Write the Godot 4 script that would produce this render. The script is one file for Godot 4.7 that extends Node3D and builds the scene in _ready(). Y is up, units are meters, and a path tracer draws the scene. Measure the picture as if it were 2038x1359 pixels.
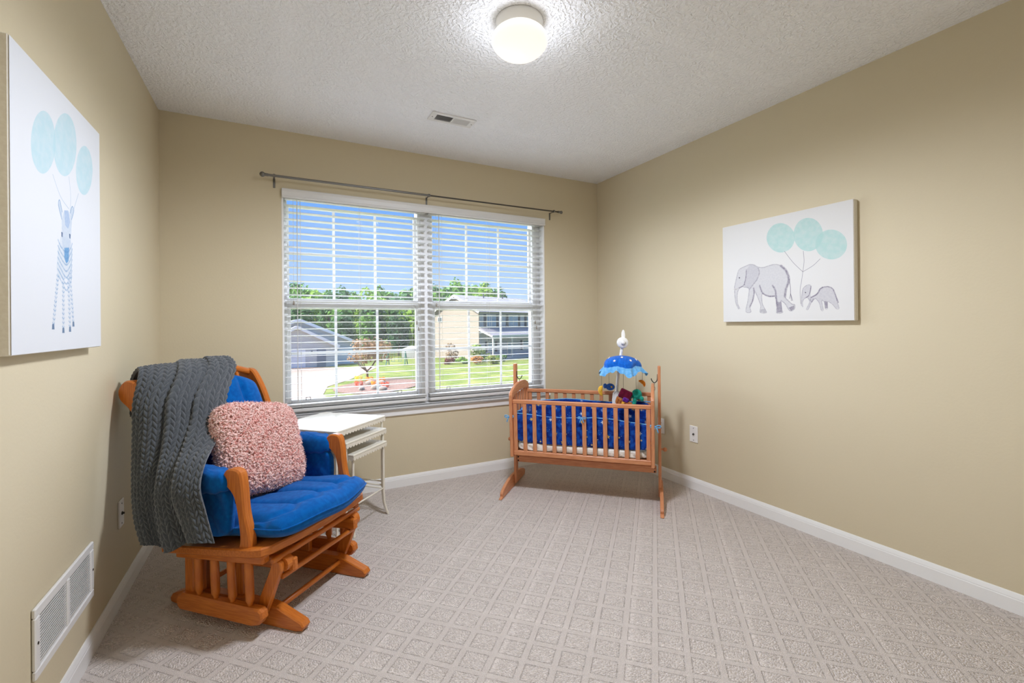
extends Node3D
# A small bedroom: glider chair, nesting tables, cradle, wide window with blinds. Units are metres, y is up.
# Room: left wall x = 0, right wall x = RW, window wall z = 0, ceiling y = RH.

const RW := 3.2
const RH := 2.44
const RD := 3.7
const GY := -3.6            # the ground outside, one storey down

var M := {}
var taken := {}
var rng := RandomNumberGenerator.new()


# ---------------------------------------------------------------- mesh helpers
class MB:
	var st := SurfaceTool.new()

	func _init() -> void:
		st.begin(Mesh.PRIMITIVE_TRIANGLES)
		st.set_smooth_group(-1)

	func group(g: int) -> void:
		st.set_smooth_group(g)

	func tri(a: Vector3, b: Vector3, c: Vector3) -> void:   # counter-clockwise as seen from outside
		st.add_vertex(a)
		st.add_vertex(c)
		st.add_vertex(b)

	func tri_dir(a: Vector3, b: Vector3, c: Vector3, n: Vector3) -> void:
		if (b - a).cross(c - a).dot(n) >= 0.0:
			tri(a, b, c)
		else:
			tri(a, c, b)

	func quad_dir(a: Vector3, b: Vector3, c: Vector3, d: Vector3, n: Vector3) -> void:
		tri_dir(a, b, c, n)
		tri_dir(a, c, d, n)

	func quad_out(a: Vector3, b: Vector3, c: Vector3, d: Vector3, mid: Vector3) -> void:
		quad_dir(a, b, c, d, (a + b + c + d) * 0.25 - mid)

	func box(at: Vector3, size: Vector3, bevel := 0.0, xf := Transform3D.IDENTITY) -> void:
		var h := size * 0.5
		var b := minf(bevel, minf(h.x, minf(h.y, h.z)) * 0.9)
		var p := {}
		for sx in [-1, 1]:
			for sy in [-1, 1]:
				for sz in [-1, 1]:
					p[[sx, sy, sz, 0]] = xf * (at + Vector3(sx * h.x, sy * (h.y - b), sz * (h.z - b)))
					p[[sx, sy, sz, 1]] = xf * (at + Vector3(sx * (h.x - b), sy * h.y, sz * (h.z - b)))
					p[[sx, sy, sz, 2]] = xf * (at + Vector3(sx * (h.x - b), sy * (h.y - b), sz * h.z))
		var mid := xf * at
		for s in [-1, 1]:
			quad_out(p[[s, -1, -1, 0]], p[[s, 1, -1, 0]], p[[s, 1, 1, 0]], p[[s, -1, 1, 0]], mid)
			quad_out(p[[-1, s, -1, 1]], p[[1, s, -1, 1]], p[[1, s, 1, 1]], p[[-1, s, 1, 1]], mid)
			quad_out(p[[-1, -1, s, 2]], p[[1, -1, s, 2]], p[[1, 1, s, 2]], p[[-1, 1, s, 2]], mid)
		if b <= 0.0:
			return
		for s in [-1, 1]:
			for t in [-1, 1]:
				quad_out(p[[s, t, -1, 0]], p[[s, t, -1, 1]], p[[s, t, 1, 1]], p[[s, t, 1, 0]], mid)
				quad_out(p[[s, -1, t, 0]], p[[s, -1, t, 2]], p[[s, 1, t, 2]], p[[s, 1, t, 0]], mid)
				quad_out(p[[-1, s, t, 1]], p[[-1, s, t, 2]], p[[1, s, t, 2]], p[[1, s, t, 1]], mid)
				for u in [-1, 1]:
					var q := [s, t, u]
					var a: Vector3 = p[q + [0]]
					tri_dir(a, p[q + [1]], p[q + [2]], a - mid)

	# polygon in XY, extruded along z from z0 to z1, edges chamfered
	func extrude(poly: PackedVector2Array, z0: float, z1: float, bevel := 0.0, xf := Transform3D.IDENTITY) -> void:
		var pts := poly.duplicate()
		if Geometry2D.is_polygon_clockwise(pts):
			pts.reverse()
		var area := 0.0
		var n := pts.size()
		for i in n:
			area += pts[i].cross(pts[(i + 1) % n])
		if area < 0.0:
			pts.reverse()
		var inner := PackedVector2Array()
		for i in n:
			var d0 := (pts[i] - pts[(i - 1 + n) % n]).normalized()
			var d1 := (pts[(i + 1) % n] - pts[i]).normalized()
			var nn := Vector2(-d0.y - d1.y, d0.x + d1.x)
			nn = nn.normalized() / maxf(0.45, sqrt(maxf(0.0, (1.0 + d0.dot(d1)) * 0.5)))
			inner.append(pts[i] + nn * bevel)
		var o := func(q: Vector2, z: float) -> Vector3: return xf * Vector3(q.x, q.y, z)
		for i in n:
			var j := (i + 1) % n
			var e := pts[j] - pts[i]
			var out: Vector3 = xf.basis * Vector3(e.y, -e.x, 0)
			quad_dir(o.call(pts[i], z0 + bevel), o.call(pts[j], z0 + bevel), o.call(pts[j], z1 - bevel), o.call(pts[i], z1 - bevel), out)
			if bevel > 0.0:
				var l := out.normalized()
				quad_dir(o.call(pts[i], z0 + bevel), o.call(pts[j], z0 + bevel), o.call(inner[j], z0), o.call(inner[i], z0), l + xf.basis * Vector3(0, 0, -1))
				quad_dir(o.call(pts[i], z1 - bevel), o.call(pts[j], z1 - bevel), o.call(inner[j], z1), o.call(inner[i], z1), l + xf.basis * Vector3(0, 0, 1))
		var cut := Geometry2D.triangulate_polygon(inner)
		if cut.is_empty():
			print("cap not bevelled: ", pts.size())
			inner = pts
			cut = Geometry2D.triangulate_polygon(pts)
		for k in range(0, cut.size(), 3):
			for s in [[z0, -1.0], [z1, 1.0]]:
				tri_dir(o.call(inner[cut[k]], s[0]), o.call(inner[cut[k + 1]], s[0]), o.call(inner[cut[k + 2]], s[0]), xf.basis * Vector3(0, 0, s[1]))

	func tube(path: Array, radii, sides := 10, caps := true, smooth := 1) -> void:
		var n := path.size()
		var rings := []
		var side := Vector3.ZERO
		for i in n:
			var d: Vector3 = (path[mini(i + 1, n - 1)] - path[maxi(i - 1, 0)]).normalized()
			if side == Vector3.ZERO:
				side = d.cross(Vector3.UP if absf(d.y) < 0.9 else Vector3.RIGHT).normalized()
			side = (side - d * side.dot(d)).normalized()
			var up := d.cross(side)
			var r: float = radii[i] if radii is Array else radii
			var ring := []
			for k in sides:
				var a := TAU * k / sides
				ring.append(path[i] + (side * cos(a) + up * sin(a)) * r)
			rings.append(ring)
		group(smooth)
		for i in n - 1:
			var mid: Vector3 = (path[i] + path[i + 1]) * 0.5
			for k in sides:
				var l := (k + 1) % sides
				quad_out(rings[i][k], rings[i][l], rings[i + 1][l], rings[i + 1][k], mid)
		group(-1)
		if caps:
			for e in [0, n - 1]:
				var d: Vector3 = (path[0] - path[1]) if e == 0 else (path[n - 1] - path[n - 2])
				for k in range(1, sides - 1):
					tri_dir(rings[e][0], rings[e][k], rings[e][k + 1], d)

	# profile of (radius, height) pairs, listed from the bottom up along the outside
	func lathe(profile: Array, sides := 20, xf := Transform3D.IDENTITY, smooth := 1) -> void:
		group(smooth)
		for i in profile.size() - 1:
			var a: Vector2 = profile[i]
			var b: Vector2 = profile[i + 1]
			var d := b - a
			for k in sides:
				var t0 := TAU * k / sides
				var t1 := TAU * (k + 1) / sides
				var tm := (t0 + t1) * 0.5
				var n: Vector3 = xf.basis * Vector3(d.y * cos(tm), -d.x, d.y * sin(tm))
				var p0 := xf * Vector3(a.x * cos(t0), a.y, a.x * sin(t0))
				var p1 := xf * Vector3(a.x * cos(t1), a.y, a.x * sin(t1))
				var p2 := xf * Vector3(b.x * cos(t1), b.y, b.x * sin(t1))
				var p3 := xf * Vector3(b.x * cos(t0), b.y, b.x * sin(t0))
				if a.x < 1e-5:
					tri_dir(p0, p2, p3, n)
				elif b.x < 1e-5:
					tri_dir(p0, p1, p2, n)
				else:
					quad_dir(p0, p1, p2, p3, n)
		group(-1)

	func blob(at: Vector3, r: Vector3, sides := 12, rows := 8, xf := Transform3D.IDENTITY) -> void:
		var prof := []
		for i in rows + 1:
			var a := -PI / 2 + PI * i / rows
			prof.append(Vector2(maxf(0.0, cos(a)) if i > 0 and i < rows else 0.0, sin(a)))
		lathe(prof, sides, xf * Transform3D(Basis.from_scale(r), at))

	func mesh() -> ArrayMesh:
		st.generate_normals()
		return st.commit()


# grid surface from f(u, v), u and v in 0..1; normals by neighbours; turned outwards if it is closed, else towards `facing`
func sheet(nu: int, nv: int, f: Callable, closed_u := false, facing := Vector3.ZERO, uv_size := Vector2.ZERO) -> ArrayMesh:
	var cols := nu if closed_u else nu + 1
	var v := PackedVector3Array()
	v.resize(cols * (nv + 1))
	var uv := PackedVector2Array()
	uv.resize(v.size())
	for j in nv + 1:
		for i in cols:
			v[j * cols + i] = f.call(float(i) / nu, float(j) / nv)
			uv[j * cols + i] = Vector2(uv_size.x * i / nu, uv_size.y * j / nv)
	var idx := PackedInt32Array()
	for j in nv:
		for i in nu:
			var a := j * cols + i
			var b := j * cols + (i + 1) % cols
			idx.append_array([a, b, b + cols, a, b + cols, a + cols])
	var n := PackedVector3Array()
	n.resize(v.size())
	var volume := 0.0
	var way := Vector3.ZERO
	for k in range(0, idx.size(), 3):
		var a := v[idx[k]]
		var c := (v[idx[k + 1]] - a).cross(v[idx[k + 2]] - a)
		volume += a.dot(v[idx[k + 1]].cross(v[idx[k + 2]]))
		way += c
		n[idx[k]] += c
		n[idx[k + 1]] += c
		n[idx[k + 2]] += c
	var good := volume > 0.0 if facing == Vector3.ZERO else way.dot(facing) > 0.0
	for k in n.size():
		n[k] = (n[k] if good else -n[k]).normalized()
	if good:   # Godot's front faces run clockwise
		for k in range(0, idx.size(), 3):
			var t := idx[k + 1]
			idx[k + 1] = idx[k + 2]
			idx[k + 2] = t
	var arrays := []
	arrays.resize(Mesh.ARRAY_MAX)
	arrays[Mesh.ARRAY_VERTEX] = v
	arrays[Mesh.ARRAY_NORMAL] = n
	arrays[Mesh.ARRAY_INDEX] = idx
	if uv_size != Vector2.ZERO:
		arrays[Mesh.ARRAY_TEX_UV] = uv
	var m := ArrayMesh.new()
	m.add_surface_from_arrays(Mesh.PRIMITIVE_TRIANGLES, arrays)
	return m


# soft closed pad: a superellipsoid of half sizes h; bump(x, y, z on the unit pad) moves it along its own thickness
func pad(h: Vector3, nu := 48, nv := 24, e1 := 0.35, e2 := 0.6, bump = null) -> ArrayMesh:
	var f := func(u: float, v: float) -> Vector3:
		var a := TAU * u
		var b := -PI / 2 + PI * clampf(v, 0.001, 0.999)
		var ca := signf(cos(a)) * pow(absf(cos(a)), e1)
		var sa := signf(sin(a)) * pow(absf(sin(a)), e1)
		var cb := pow(maxf(cos(b), 0.0), e2)
		var sb := signf(sin(b)) * pow(absf(sin(b)), e2)
		var q := Vector3(ca * cb, sb, sa * cb)
		var p := q * h
		if bump != null:
			p += bump.call(q)
		return p
	return sheet(nu, nv, f, true)


# stuffed cushion: two sheets that meet at a seam; bump(s, t, side) in -1..1 moves a point
func cushion(h: Vector3, nx: int, nz: int, plump: float, corner: float, bump) -> ArrayMesh:
	var v := PackedVector3Array()
	var idx := PackedInt32Array()
	for side in [1.0, -1.0]:
		var first := v.size()
		for j in nz + 1:
			for i in nx + 1:
				var s := sin((2.0 * i / nx - 1.0) * PI / 2.0)
				var t := sin((2.0 * j / nz - 1.0) * PI / 2.0)
				s = lerpf(s, 2.0 * i / nx - 1.0, 0.55)
				t = lerpf(t, 2.0 * j / nz - 1.0, 0.55)
				var e := pow(maxf(0.0, (1.0 - pow(absf(s), 5.0)) * (1.0 - pow(absf(t), 5.0))), plump)
				var p := Vector3(s * h.x * (1.0 - corner * pow(absf(t), 4.0)), side * h.y * e, t * h.z * (1.0 - corner * pow(absf(s), 4.0)))
				v.append(p + bump.call(s, t, side * e))
		for j in nz:
			for i in nx:
				var a := first + j * (nx + 1) + i
				var q := [a, a + 1, a + nx + 2, a, a + nx + 2, a + nx + 1]
				if side < 0.0:
					q.reverse()
				idx.append_array(q)
	var n := PackedVector3Array()
	n.resize(v.size())
	for k in range(0, idx.size(), 3):
		var c := (v[idx[k + 2]] - v[idx[k]]).cross(v[idx[k + 1]] - v[idx[k]])
		for m in 3:
			n[idx[k + m]] += c
	for k in n.size():
		n[k] = n[k].normalized()
	var arrays := []
	arrays.resize(Mesh.ARRAY_MAX)
	arrays[Mesh.ARRAY_VERTEX] = v
	arrays[Mesh.ARRAY_NORMAL] = n
	arrays[Mesh.ARRAY_INDEX] = idx
	var out := ArrayMesh.new()
	out.add_surface_from_arrays(Mesh.PRIMITIVE_TRIANGLES, arrays)
	return out


func spline(pts: Array, each := 6) -> Array:
	var out := []
	for i in pts.size() - 1:
		var p0 = pts[maxi(i - 1, 0)]
		var p3 = pts[mini(i + 2, pts.size() - 1)]
		for k in each:
			out.append(pts[i].cubic_interpolate(pts[i + 1], p0, p3, float(k) / each))
	out.append(pts[-1])
	return out


func spline2(pts: Array, each := 6) -> PackedVector2Array:
	return PackedVector2Array(spline(pts, each))


# ---------------------------------------------------------------- scene helpers
func numbered(called: String) -> String:
	var n: int = taken.get(called, 0)
	taken[called] = n + 1
	return called if n == 0 else "%s_%03d" % [called, n]


func thing(called: String, label: String, category: String, at := Vector3.ZERO, turn := 0.0, group := "") -> Node3D:
	var o := Node3D.new()
	o.name = numbered(called)
	add_child(o)
	o.position = at
	o.rotation_degrees.y = turn
	tag(o, label, category, group)
	return o


func tag(o: Node3D, label: String, category: String, group := "") -> Node3D:
	o.set_meta("label", label)
	o.set_meta("category", category)
	if group:
		o.set_meta("group", group)
	return o


func part(m: Mesh, called: String, mat: Material, parent: Node = self, xf := Transform3D.IDENTITY) -> MeshInstance3D:
	var o := MeshInstance3D.new()
	o.name = called
	o.mesh = m
	o.material_override = mat
	o.transform = xf
	if parent == self:
		o.name = numbered(called)
	parent.add_child(o, true)
	return o


func struct(m: Mesh, called: String, mat: Material) -> MeshInstance3D:
	var o := part(m, called, mat)
	o.set_meta("kind", "structure")
	return o


func bar(size: Vector3, bevel: float) -> ArrayMesh:
	var b := MB.new()
	b.box(Vector3.ZERO, size, bevel)
	return b.mesh()


# sheet metal box behind a grille: open at z = 0, running back to -size.z
func open_box(size: Vector3) -> ArrayMesh:
	var b := MB.new()
	var k := 0.0015
	for s in [-1, 1]:
		b.box(Vector3(s * (size.x / 2 - k / 2), 0, -size.z / 2), Vector3(k, size.y, size.z))
		b.box(Vector3(0, s * (size.y / 2 - k / 2), -size.z / 2), Vector3(size.x - 2 * k, k, size.z))
	b.box(Vector3(0, 0, -size.z + k / 2), Vector3(size.x - 2 * k, size.y - 2 * k, k))
	return b.mesh()


func at(x: float, y: float, z: float) -> Transform3D:
	return Transform3D(Basis.IDENTITY, Vector3(x, y, z))


func along(a: Vector3, b: Vector3) -> Transform3D:   # local x runs from a to b, origin in the middle
	var x := (b - a).normalized()
	var side := Vector3.UP if absf(x.y) < 0.95 else Vector3.BACK
	var z := x.cross(side).normalized()
	return Transform3D(Basis(x, z.cross(x), z), (a + b) * 0.5)


func rod_mesh(length: float, r: float, sides := 12) -> ArrayMesh:
	var b := MB.new()
	var c := minf(r * 0.3, 0.003)
	b.tube([Vector3(-length / 2, 0, 0), Vector3(-length / 2 + c, 0, 0), Vector3(length / 2 - c, 0, 0), Vector3(length / 2, 0, 0)], [r - c, r, r, r - c], sides)
	return b.mesh()


# ---------------------------------------------------------------- materials
func std(c: Color, rough := 0.8, spec := 0.5) -> StandardMaterial3D:
	var m := StandardMaterial3D.new()
	m.albedo_color = c
	m.roughness = rough
	m.metallic_specular = spec
	return m


func noise_tex(freq: float, size := 512, kind := FastNoiseLite.TYPE_SIMPLEX_SMOOTH, oct := 4, ramp = null, seed_ := 1, warp := 0.0) -> NoiseTexture2D:
	var n := FastNoiseLite.new()
	n.noise_type = kind
	n.frequency = freq
	n.fractal_octaves = oct
	n.seed = seed_
	if warp > 0.0:
		n.domain_warp_enabled = true
		n.domain_warp_amplitude = warp
		n.domain_warp_frequency = freq * 0.7
	var t := NoiseTexture2D.new()
	t.width = size
	t.height = size
	t.seamless = true
	t.noise = n
	if ramp:
		t.color_ramp = ramp
	return t


func ramp2(a: Color, b: Color, c = null) -> Gradient:
	var g := Gradient.new()
	g.offsets = PackedFloat32Array([0.2, 0.8]) if c == null else PackedFloat32Array([0.15, 0.5, 0.85])
	g.colors = PackedColorArray([a, b]) if c == null else PackedColorArray([a, b, c])
	return g


func wood(key: String, a: Color, b: Color, rough: float) -> void:   # the grain runs along local x, y or z
	var t := noise_tex(0.02, 512, FastNoiseLite.TYPE_SIMPLEX_SMOOTH, 4, ramp2(a, b))
	for k in 3:
		var m := std(Color.WHITE, rough)
		m.albedo_texture = t
		m.uv1_triplanar = true
		var s := Vector3(9, 9, 9)
		s[k] = 0.9
		m.uv1_scale = s
		M[key + "_" + "xyz"[k]] = m


func cloth(a: Color, b: Color, bump: float, scale: float, rim := 0.3, freq := 0.08) -> StandardMaterial3D:
	var m := std(Color.WHITE, 0.95, 0.2)
	m.albedo_texture = noise_tex(0.012, 512, FastNoiseLite.TYPE_SIMPLEX_SMOOTH, 3, ramp2(a, b), 5)
	m.uv1_triplanar = true
	m.uv1_scale = Vector3.ONE * scale
	m.heightmap_enabled = true
	m.heightmap_texture = noise_tex(freq, 512, FastNoiseLite.TYPE_SIMPLEX_SMOOTH, 3, null, 9)
	m.heightmap_scale = bump
	m.rim_enabled = rim > 0.0
	m.rim = rim
	m.rim_tint = 0.7
	return m


func make_materials() -> void:
	var w := std(Color8(211, 198, 168), 0.72, 0.35)
	w.uv1_triplanar = true
	w.uv1_world_triplanar = true
	w.uv1_scale = Vector3.ONE * 2.0
	w.heightmap_enabled = true
	w.heightmap_texture = noise_tex(0.06, 512, FastNoiseLite.TYPE_SIMPLEX_SMOOTH, 3)
	w.heightmap_scale = 0.02
	M.wall = w
	var c := std(Color8(250, 250, 251), 0.95, 0.2)
	c.uv1_triplanar = true
	c.uv1_world_triplanar = true
	c.uv1_scale = Vector3.ONE * 0.85
	c.heightmap_enabled = true
	var cn := noise_tex(0.028, 1024, FastNoiseLite.TYPE_SIMPLEX, 4, null, 4, 34.0)
	cn.noise.fractal_type = FastNoiseLite.FRACTAL_RIDGED
	c.heightmap_texture = cn
	c.heightmap_scale = 0.7
	M.ceiling = c
	M.trim = std(Color8(240, 239, 236), 0.42)
	M.vinyl = std(Color8(222, 222, 222), 0.38)
	M.slat = std(Color8(224, 223, 220), 0.4)
	M.cord = std(Color8(206, 204, 198), 0.9)
	M.tassel = std(Color8(150, 142, 130), 0.6)
	M.plastic_dark = std(Color8(52, 46, 42), 0.5)
	M.plate = std(Color8(236, 233, 226), 0.4)
	M.steel = std(Color8(128, 126, 122), 0.34)
	M.steel.metallic = 0.85
	M.steel_dark = std(Color8(88, 84, 78), 0.4)
	M.steel_dark.metallic = 0.8
	M.dark = std(Color8(30, 29, 28), 0.9)
	M.galvanised = std(Color8(150, 150, 150), 0.5)
	M.galvanised.metallic = 0.7
	M.vent = std(Color8(232, 230, 226), 0.45)
	var glass := std(Color(1, 1, 1, 0.04), 0.0, 0.08)
	glass.transparency = BaseMaterial3D.TRANSPARENCY_ALPHA
	M.glass = glass
	var lamp := std(Color8(250, 246, 240), 0.3)
	lamp.emission_enabled = true
	lamp.emission = Color8(255, 247, 238)
	lamp.emission_energy_multiplier = 0.6
	M.lamp = lamp
	wood("honey", Color8(188, 100, 30), Color8(208, 122, 46), 0.33)
	wood("oak", Color8(198, 128, 86), Color8(216, 150, 106), 0.4)
	M.blue = cloth(Color8(0, 84, 160), Color8(4, 100, 178), 0.05, 6.0, 0.25)
	M.throw = cloth(Color8(74, 78, 82), Color8(92, 96, 100), 0.06, 14.0, 0.8, 0.2)
	M.pink = cloth(Color8(214, 158, 148), Color8(226, 172, 162), 0.0, 6.0, 0.2)
	var shag := std(Color.WHITE, 0.9, 0.2)
	shag.vertex_color_use_as_albedo = true
	shag.backlight_enabled = true
	shag.backlight = Color(0.25, 0.18, 0.16)
	M.shag = shag
	var cream := std(Color8(236, 230, 214), 0.4)
	cream.uv1_triplanar = true
	cream.uv1_scale = Vector3.ONE * 5.0
	cream.albedo_texture = noise_tex(0.03, 256, FastNoiseLite.TYPE_SIMPLEX_SMOOTH, 3, ramp2(Color8(250, 249, 247), Color8(255, 255, 255)))
	cream.clearcoat_enabled = true
	cream.clearcoat = 0.6
	cream.clearcoat_roughness = 0.12
	M.cream = cream
	M.sheet = cloth(Color8(246, 240, 228), Color8(252, 248, 240), 0.15, 5.0, 0.2, 0.03)
	M.sky_blue = cloth(Color8(92, 164, 220), Color8(132, 192, 236), 0.1, 6.0)
	M.mobile_blue = cloth(Color8(18, 92, 190), Color8(30, 112, 214), 0.08, 8.0)
	M.white_plastic = std(Color8(243, 242, 238), 0.3)
	M.canvas_edge = cloth(Color8(236, 230, 218), Color8(242, 237, 226), 0.05, 12.0, 0.0, 0.3)


# ---------------------------------------------------------------- computed pictures
func paint_poly(im: Image, pts: Array, c: Color, strength: float, grain: FastNoiseLite = null) -> void:
	var poly := PackedVector2Array()
	var lo := Vector2(1e9, 1e9)
	var hi := -lo
	for p in pts:
		var q := Vector2(p[0], p[1]) if p is Array else Vector2(p)
		poly.append(q)
		lo = lo.min(q)
		hi = hi.max(q)
	for y in range(maxi(0, int(lo.y)), mini(im.get_height(), int(hi.y) + 2)):
		for x in range(maxi(0, int(lo.x)), mini(im.get_width(), int(hi.x) + 2)):
			if Geometry2D.is_point_in_polygon(Vector2(x + 0.5, y + 0.5), poly):
				var s := strength
				if grain:
					s *= clampf(0.86 + grain.get_noise_2d(x, y) * 0.3, 0.3, 1.0)
				im.set_pixel(x, y, im.get_pixel(x, y).lerp(c, s))


func paint_line(im: Image, pts: Array, width: float, c: Color, strength: float, grain: FastNoiseLite = null) -> void:
	var path := []
	for p in pts:
		path.append(Vector2(p[0], p[1]) if p is Array else Vector2(p))
	path = spline(path, 12)
	var lo := Vector2(1e9, 1e9)
	var hi := -lo
	for q in path:
		lo = lo.min(q)
		hi = hi.max(q)
	for y in range(maxi(0, int(lo.y - width)), mini(im.get_height(), int(hi.y + width) + 2)):
		for x in range(maxi(0, int(lo.x - width)), mini(im.get_width(), int(hi.x + width) + 2)):
			var p := Vector2(x + 0.5, y + 0.5)
			var d := 1e9
			for i in path.size() - 1:
				d = minf(d, p.distance_squared_to(Geometry2D.get_closest_point_to_segment(p, path[i], path[i + 1])))
			d = sqrt(d)
			if d < width:
				var s := strength * (1.0 - smoothstep(width * 0.3, width, d))
				if grain:
					s *= clampf(0.8 + grain.get_noise_2d(x, y) * 0.6, 0.0, 1.0)
				im.set_pixel(x, y, im.get_pixel(x, y).lerp(c, s))


func grain_noise(f: float, s := 3) -> FastNoiseLite:
	var n := FastNoiseLite.new()
	n.frequency = f
	n.seed = s
	n.fractal_octaves = 3
	return n


func print_material(im: Image) -> StandardMaterial3D:
	var m := std(Color.WHITE, 0.85, 0.3)
	m.albedo_texture = ImageTexture.create_from_image(im)
	m.texture_repeat = false
	return m


func elephants() -> Image:
	var im := Image.create(1000, 811, false, Image.FORMAT_RGB8)
	im.fill(Color8(216, 214, 210))
	var g := grain_noise(0.02)
	var g2 := grain_noise(0.05, 8)
	var mint := Color8(170, 203, 197)
	for b in [[[613, 191], [598, 245], [560, 278], [505, 286], [451, 262], [410, 214], [394, 154], [411, 100], [452, 65], [508, 61], [561, 88], [600, 136]],
			[[961, 298], [948, 347], [912, 379], [862, 386], [810, 364], [771, 320], [757, 265], [771, 214], [811, 182], [863, 178], [914, 202], [949, 246]],
			[[809, 203], [795, 259], [758, 298], [707, 306], [657, 282], [618, 230], [604, 166], [620, 106], [658, 69], [710, 64], [761, 90], [797, 141]]]:
		var loop := []
		for k in b.size() + 3:
			loop.append(Vector2(b[k % b.size()][0], b[k % b.size()][1]))
		paint_poly(im, spline(loop, 4).slice(4, 4 + 4 * b.size()), mint, 0.86, g)
	var ink := Color8(96, 90, 104)
	for s in [[[535, 281], [600, 375], [669, 451]], [[674, 300], [678, 376], [669, 451]], [[789, 372], [739, 415], [669, 451]], [[669, 451], [658, 525], [648, 585], [652, 685]]]:
		paint_line(im, s, 2.2, ink, 0.6)
	var grey := Color8(192, 190, 192)
	var dusk := Color8(140, 135, 144)
	var plum := Color8(112, 104, 120)
	var adult := [[145, 705], [122, 659], [113, 608], [109, 556], [113, 534], [109, 521], [124, 461], [144, 394], [164, 371], [214, 355], [251, 346], [287, 355], [322, 376], [366, 384], [408, 376], [457, 371], [499, 384], [537, 417], [557, 455], [566, 495], [564, 525], [544, 570], [536, 625], [559, 657], [589, 685], [608, 691], [605, 721], [581, 735], [562, 723], [536, 679], [504, 658], [511, 725], [515, 745], [471, 746], [473, 699], [464, 636], [452, 616], [414, 617], [372, 598], [351, 597], [354, 670], [379, 721], [386, 743], [336, 738], [340, 686], [320, 628], [294, 573], [285, 584], [271, 642], [247, 691], [255, 733], [215, 733], [215, 698], [230, 639], [241, 544], [203, 528], [176, 521], [152, 537], [137, 566], [132, 609], [137, 661], [156, 703]]
	paint_poly(im, adult, grey, 0.75, g2)
	var ear := [[219, 386], [214, 444], [199, 507], [213, 529], [245, 548], [277, 513], [313, 471], [331, 423], [322, 384], [287, 358], [251, 347]]
	paint_poly(im, ear, Color8(182, 179, 184), 0.6, g2)
	paint_line(im, adult.slice(0, 20), 5.0, dusk, 0.55, g2)
	paint_line(im, [[507, 388], [537, 417], [557, 455], [566, 495], [561, 525], [544, 570], [535, 624]], 13.0, plum, 0.6, g2)
	paint_line(im, adult.slice(20, 38), 5.0, dusk, 0.6, g2)
	paint_line(im, adult.slice(38, 62), 4.5, dusk, 0.55, g2)
	paint_line(im, [[334, 525], [351, 576], [372, 598], [414, 616], [452, 616]], 8.0, plum, 0.7, g2)
	paint_line(im, [[440, 534], [460, 572], [468, 636], [473, 691]], 9.0, plum, 0.65, g2)
	paint_line(im, [[281, 542], [285, 584], [271, 642], [247, 691]], 9.0, plum, 0.6, g2)
	paint_line(im, [[219, 386], [214, 444], [199, 507]], 6.0, plum, 0.7, g2)
	paint_line(im, [[245, 548], [277, 513], [313, 471], [331, 423], [322, 384]], 6.0, dusk, 0.65, g2)
	paint_line(im, [[199, 507], [176, 521], [152, 530]], 7.0, plum, 0.6, g2)
	paint_poly(im, [[473, 661], [508, 666], [512, 742], [472, 745]], plum, 0.55, g2)
	paint_poly(im, [[562, 711], [605, 694], [602, 721], [581, 734]], plum, 0.6, g2)
	paint_poly(im, [[340, 715], [380, 715], [386, 743], [336, 738]], dusk, 0.4, g2)
	paint_poly(im, [[157, 522], [124, 544], [89, 534], [124, 538]], Color8(170, 160, 150), 0.6)
	paint_line(im, [[568, 495], [577, 557], [578, 612]], 3.0, ink, 0.7)
	for t in [[593, 658], [570, 642], [584, 659]]:
		paint_line(im, [[578, 606], t], 2.6, ink, 0.7)
	paint_poly(im, [[148, 444], [155, 440], [161, 446], [155, 453]], Color8(50, 46, 56), 0.9)
	var baby := [[656, 699], [658, 646], [662, 605], [669, 576], [688, 556], [713, 550], [725, 565], [719, 609], [726, 643], [766, 620], [786, 588], [807, 576], [840, 574], [871, 594], [887, 638], [896, 681], [908, 725], [892, 731], [866, 698], [836, 678], [835, 725], [820, 725], [814, 681], [797, 669], [806, 735], [793, 735], [779, 683], [754, 653], [726, 681], [705, 727], [693, 723], [715, 673], [698, 641], [673, 655], [665, 677], [666, 709]]
	paint_poly(im, baby, Color8(188, 185, 189), 0.8, g2)
	paint_line(im, baby.slice(0, 8), 3.2, dusk, 0.6, g2)
	paint_line(im, baby.slice(13, 36), 3.2, dusk, 0.5, g2)
	paint_line(im, [[726, 643], [766, 620], [786, 588], [803, 576]], 7.0, plum, 0.8, g2)
	paint_line(im, [[803, 576], [840, 574], [871, 594], [887, 638], [903, 687]], 5.5, plum, 0.7, g2)
	paint_line(im, [[725, 561], [719, 598], [709, 628], [690, 641]], 4.5, plum, 0.8, g2)
	paint_poly(im, [[814, 674], [835, 678], [835, 723], [820, 723]], plum, 0.6, g2)
	paint_line(im, [[720, 650], [728, 676], [740, 655]], 6.0, plum, 0.5, g2)
	paint_poly(im, [[682, 603], [687, 600], [691, 605], [687, 610]], Color8(50, 46, 56), 0.9)
	return im


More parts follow.
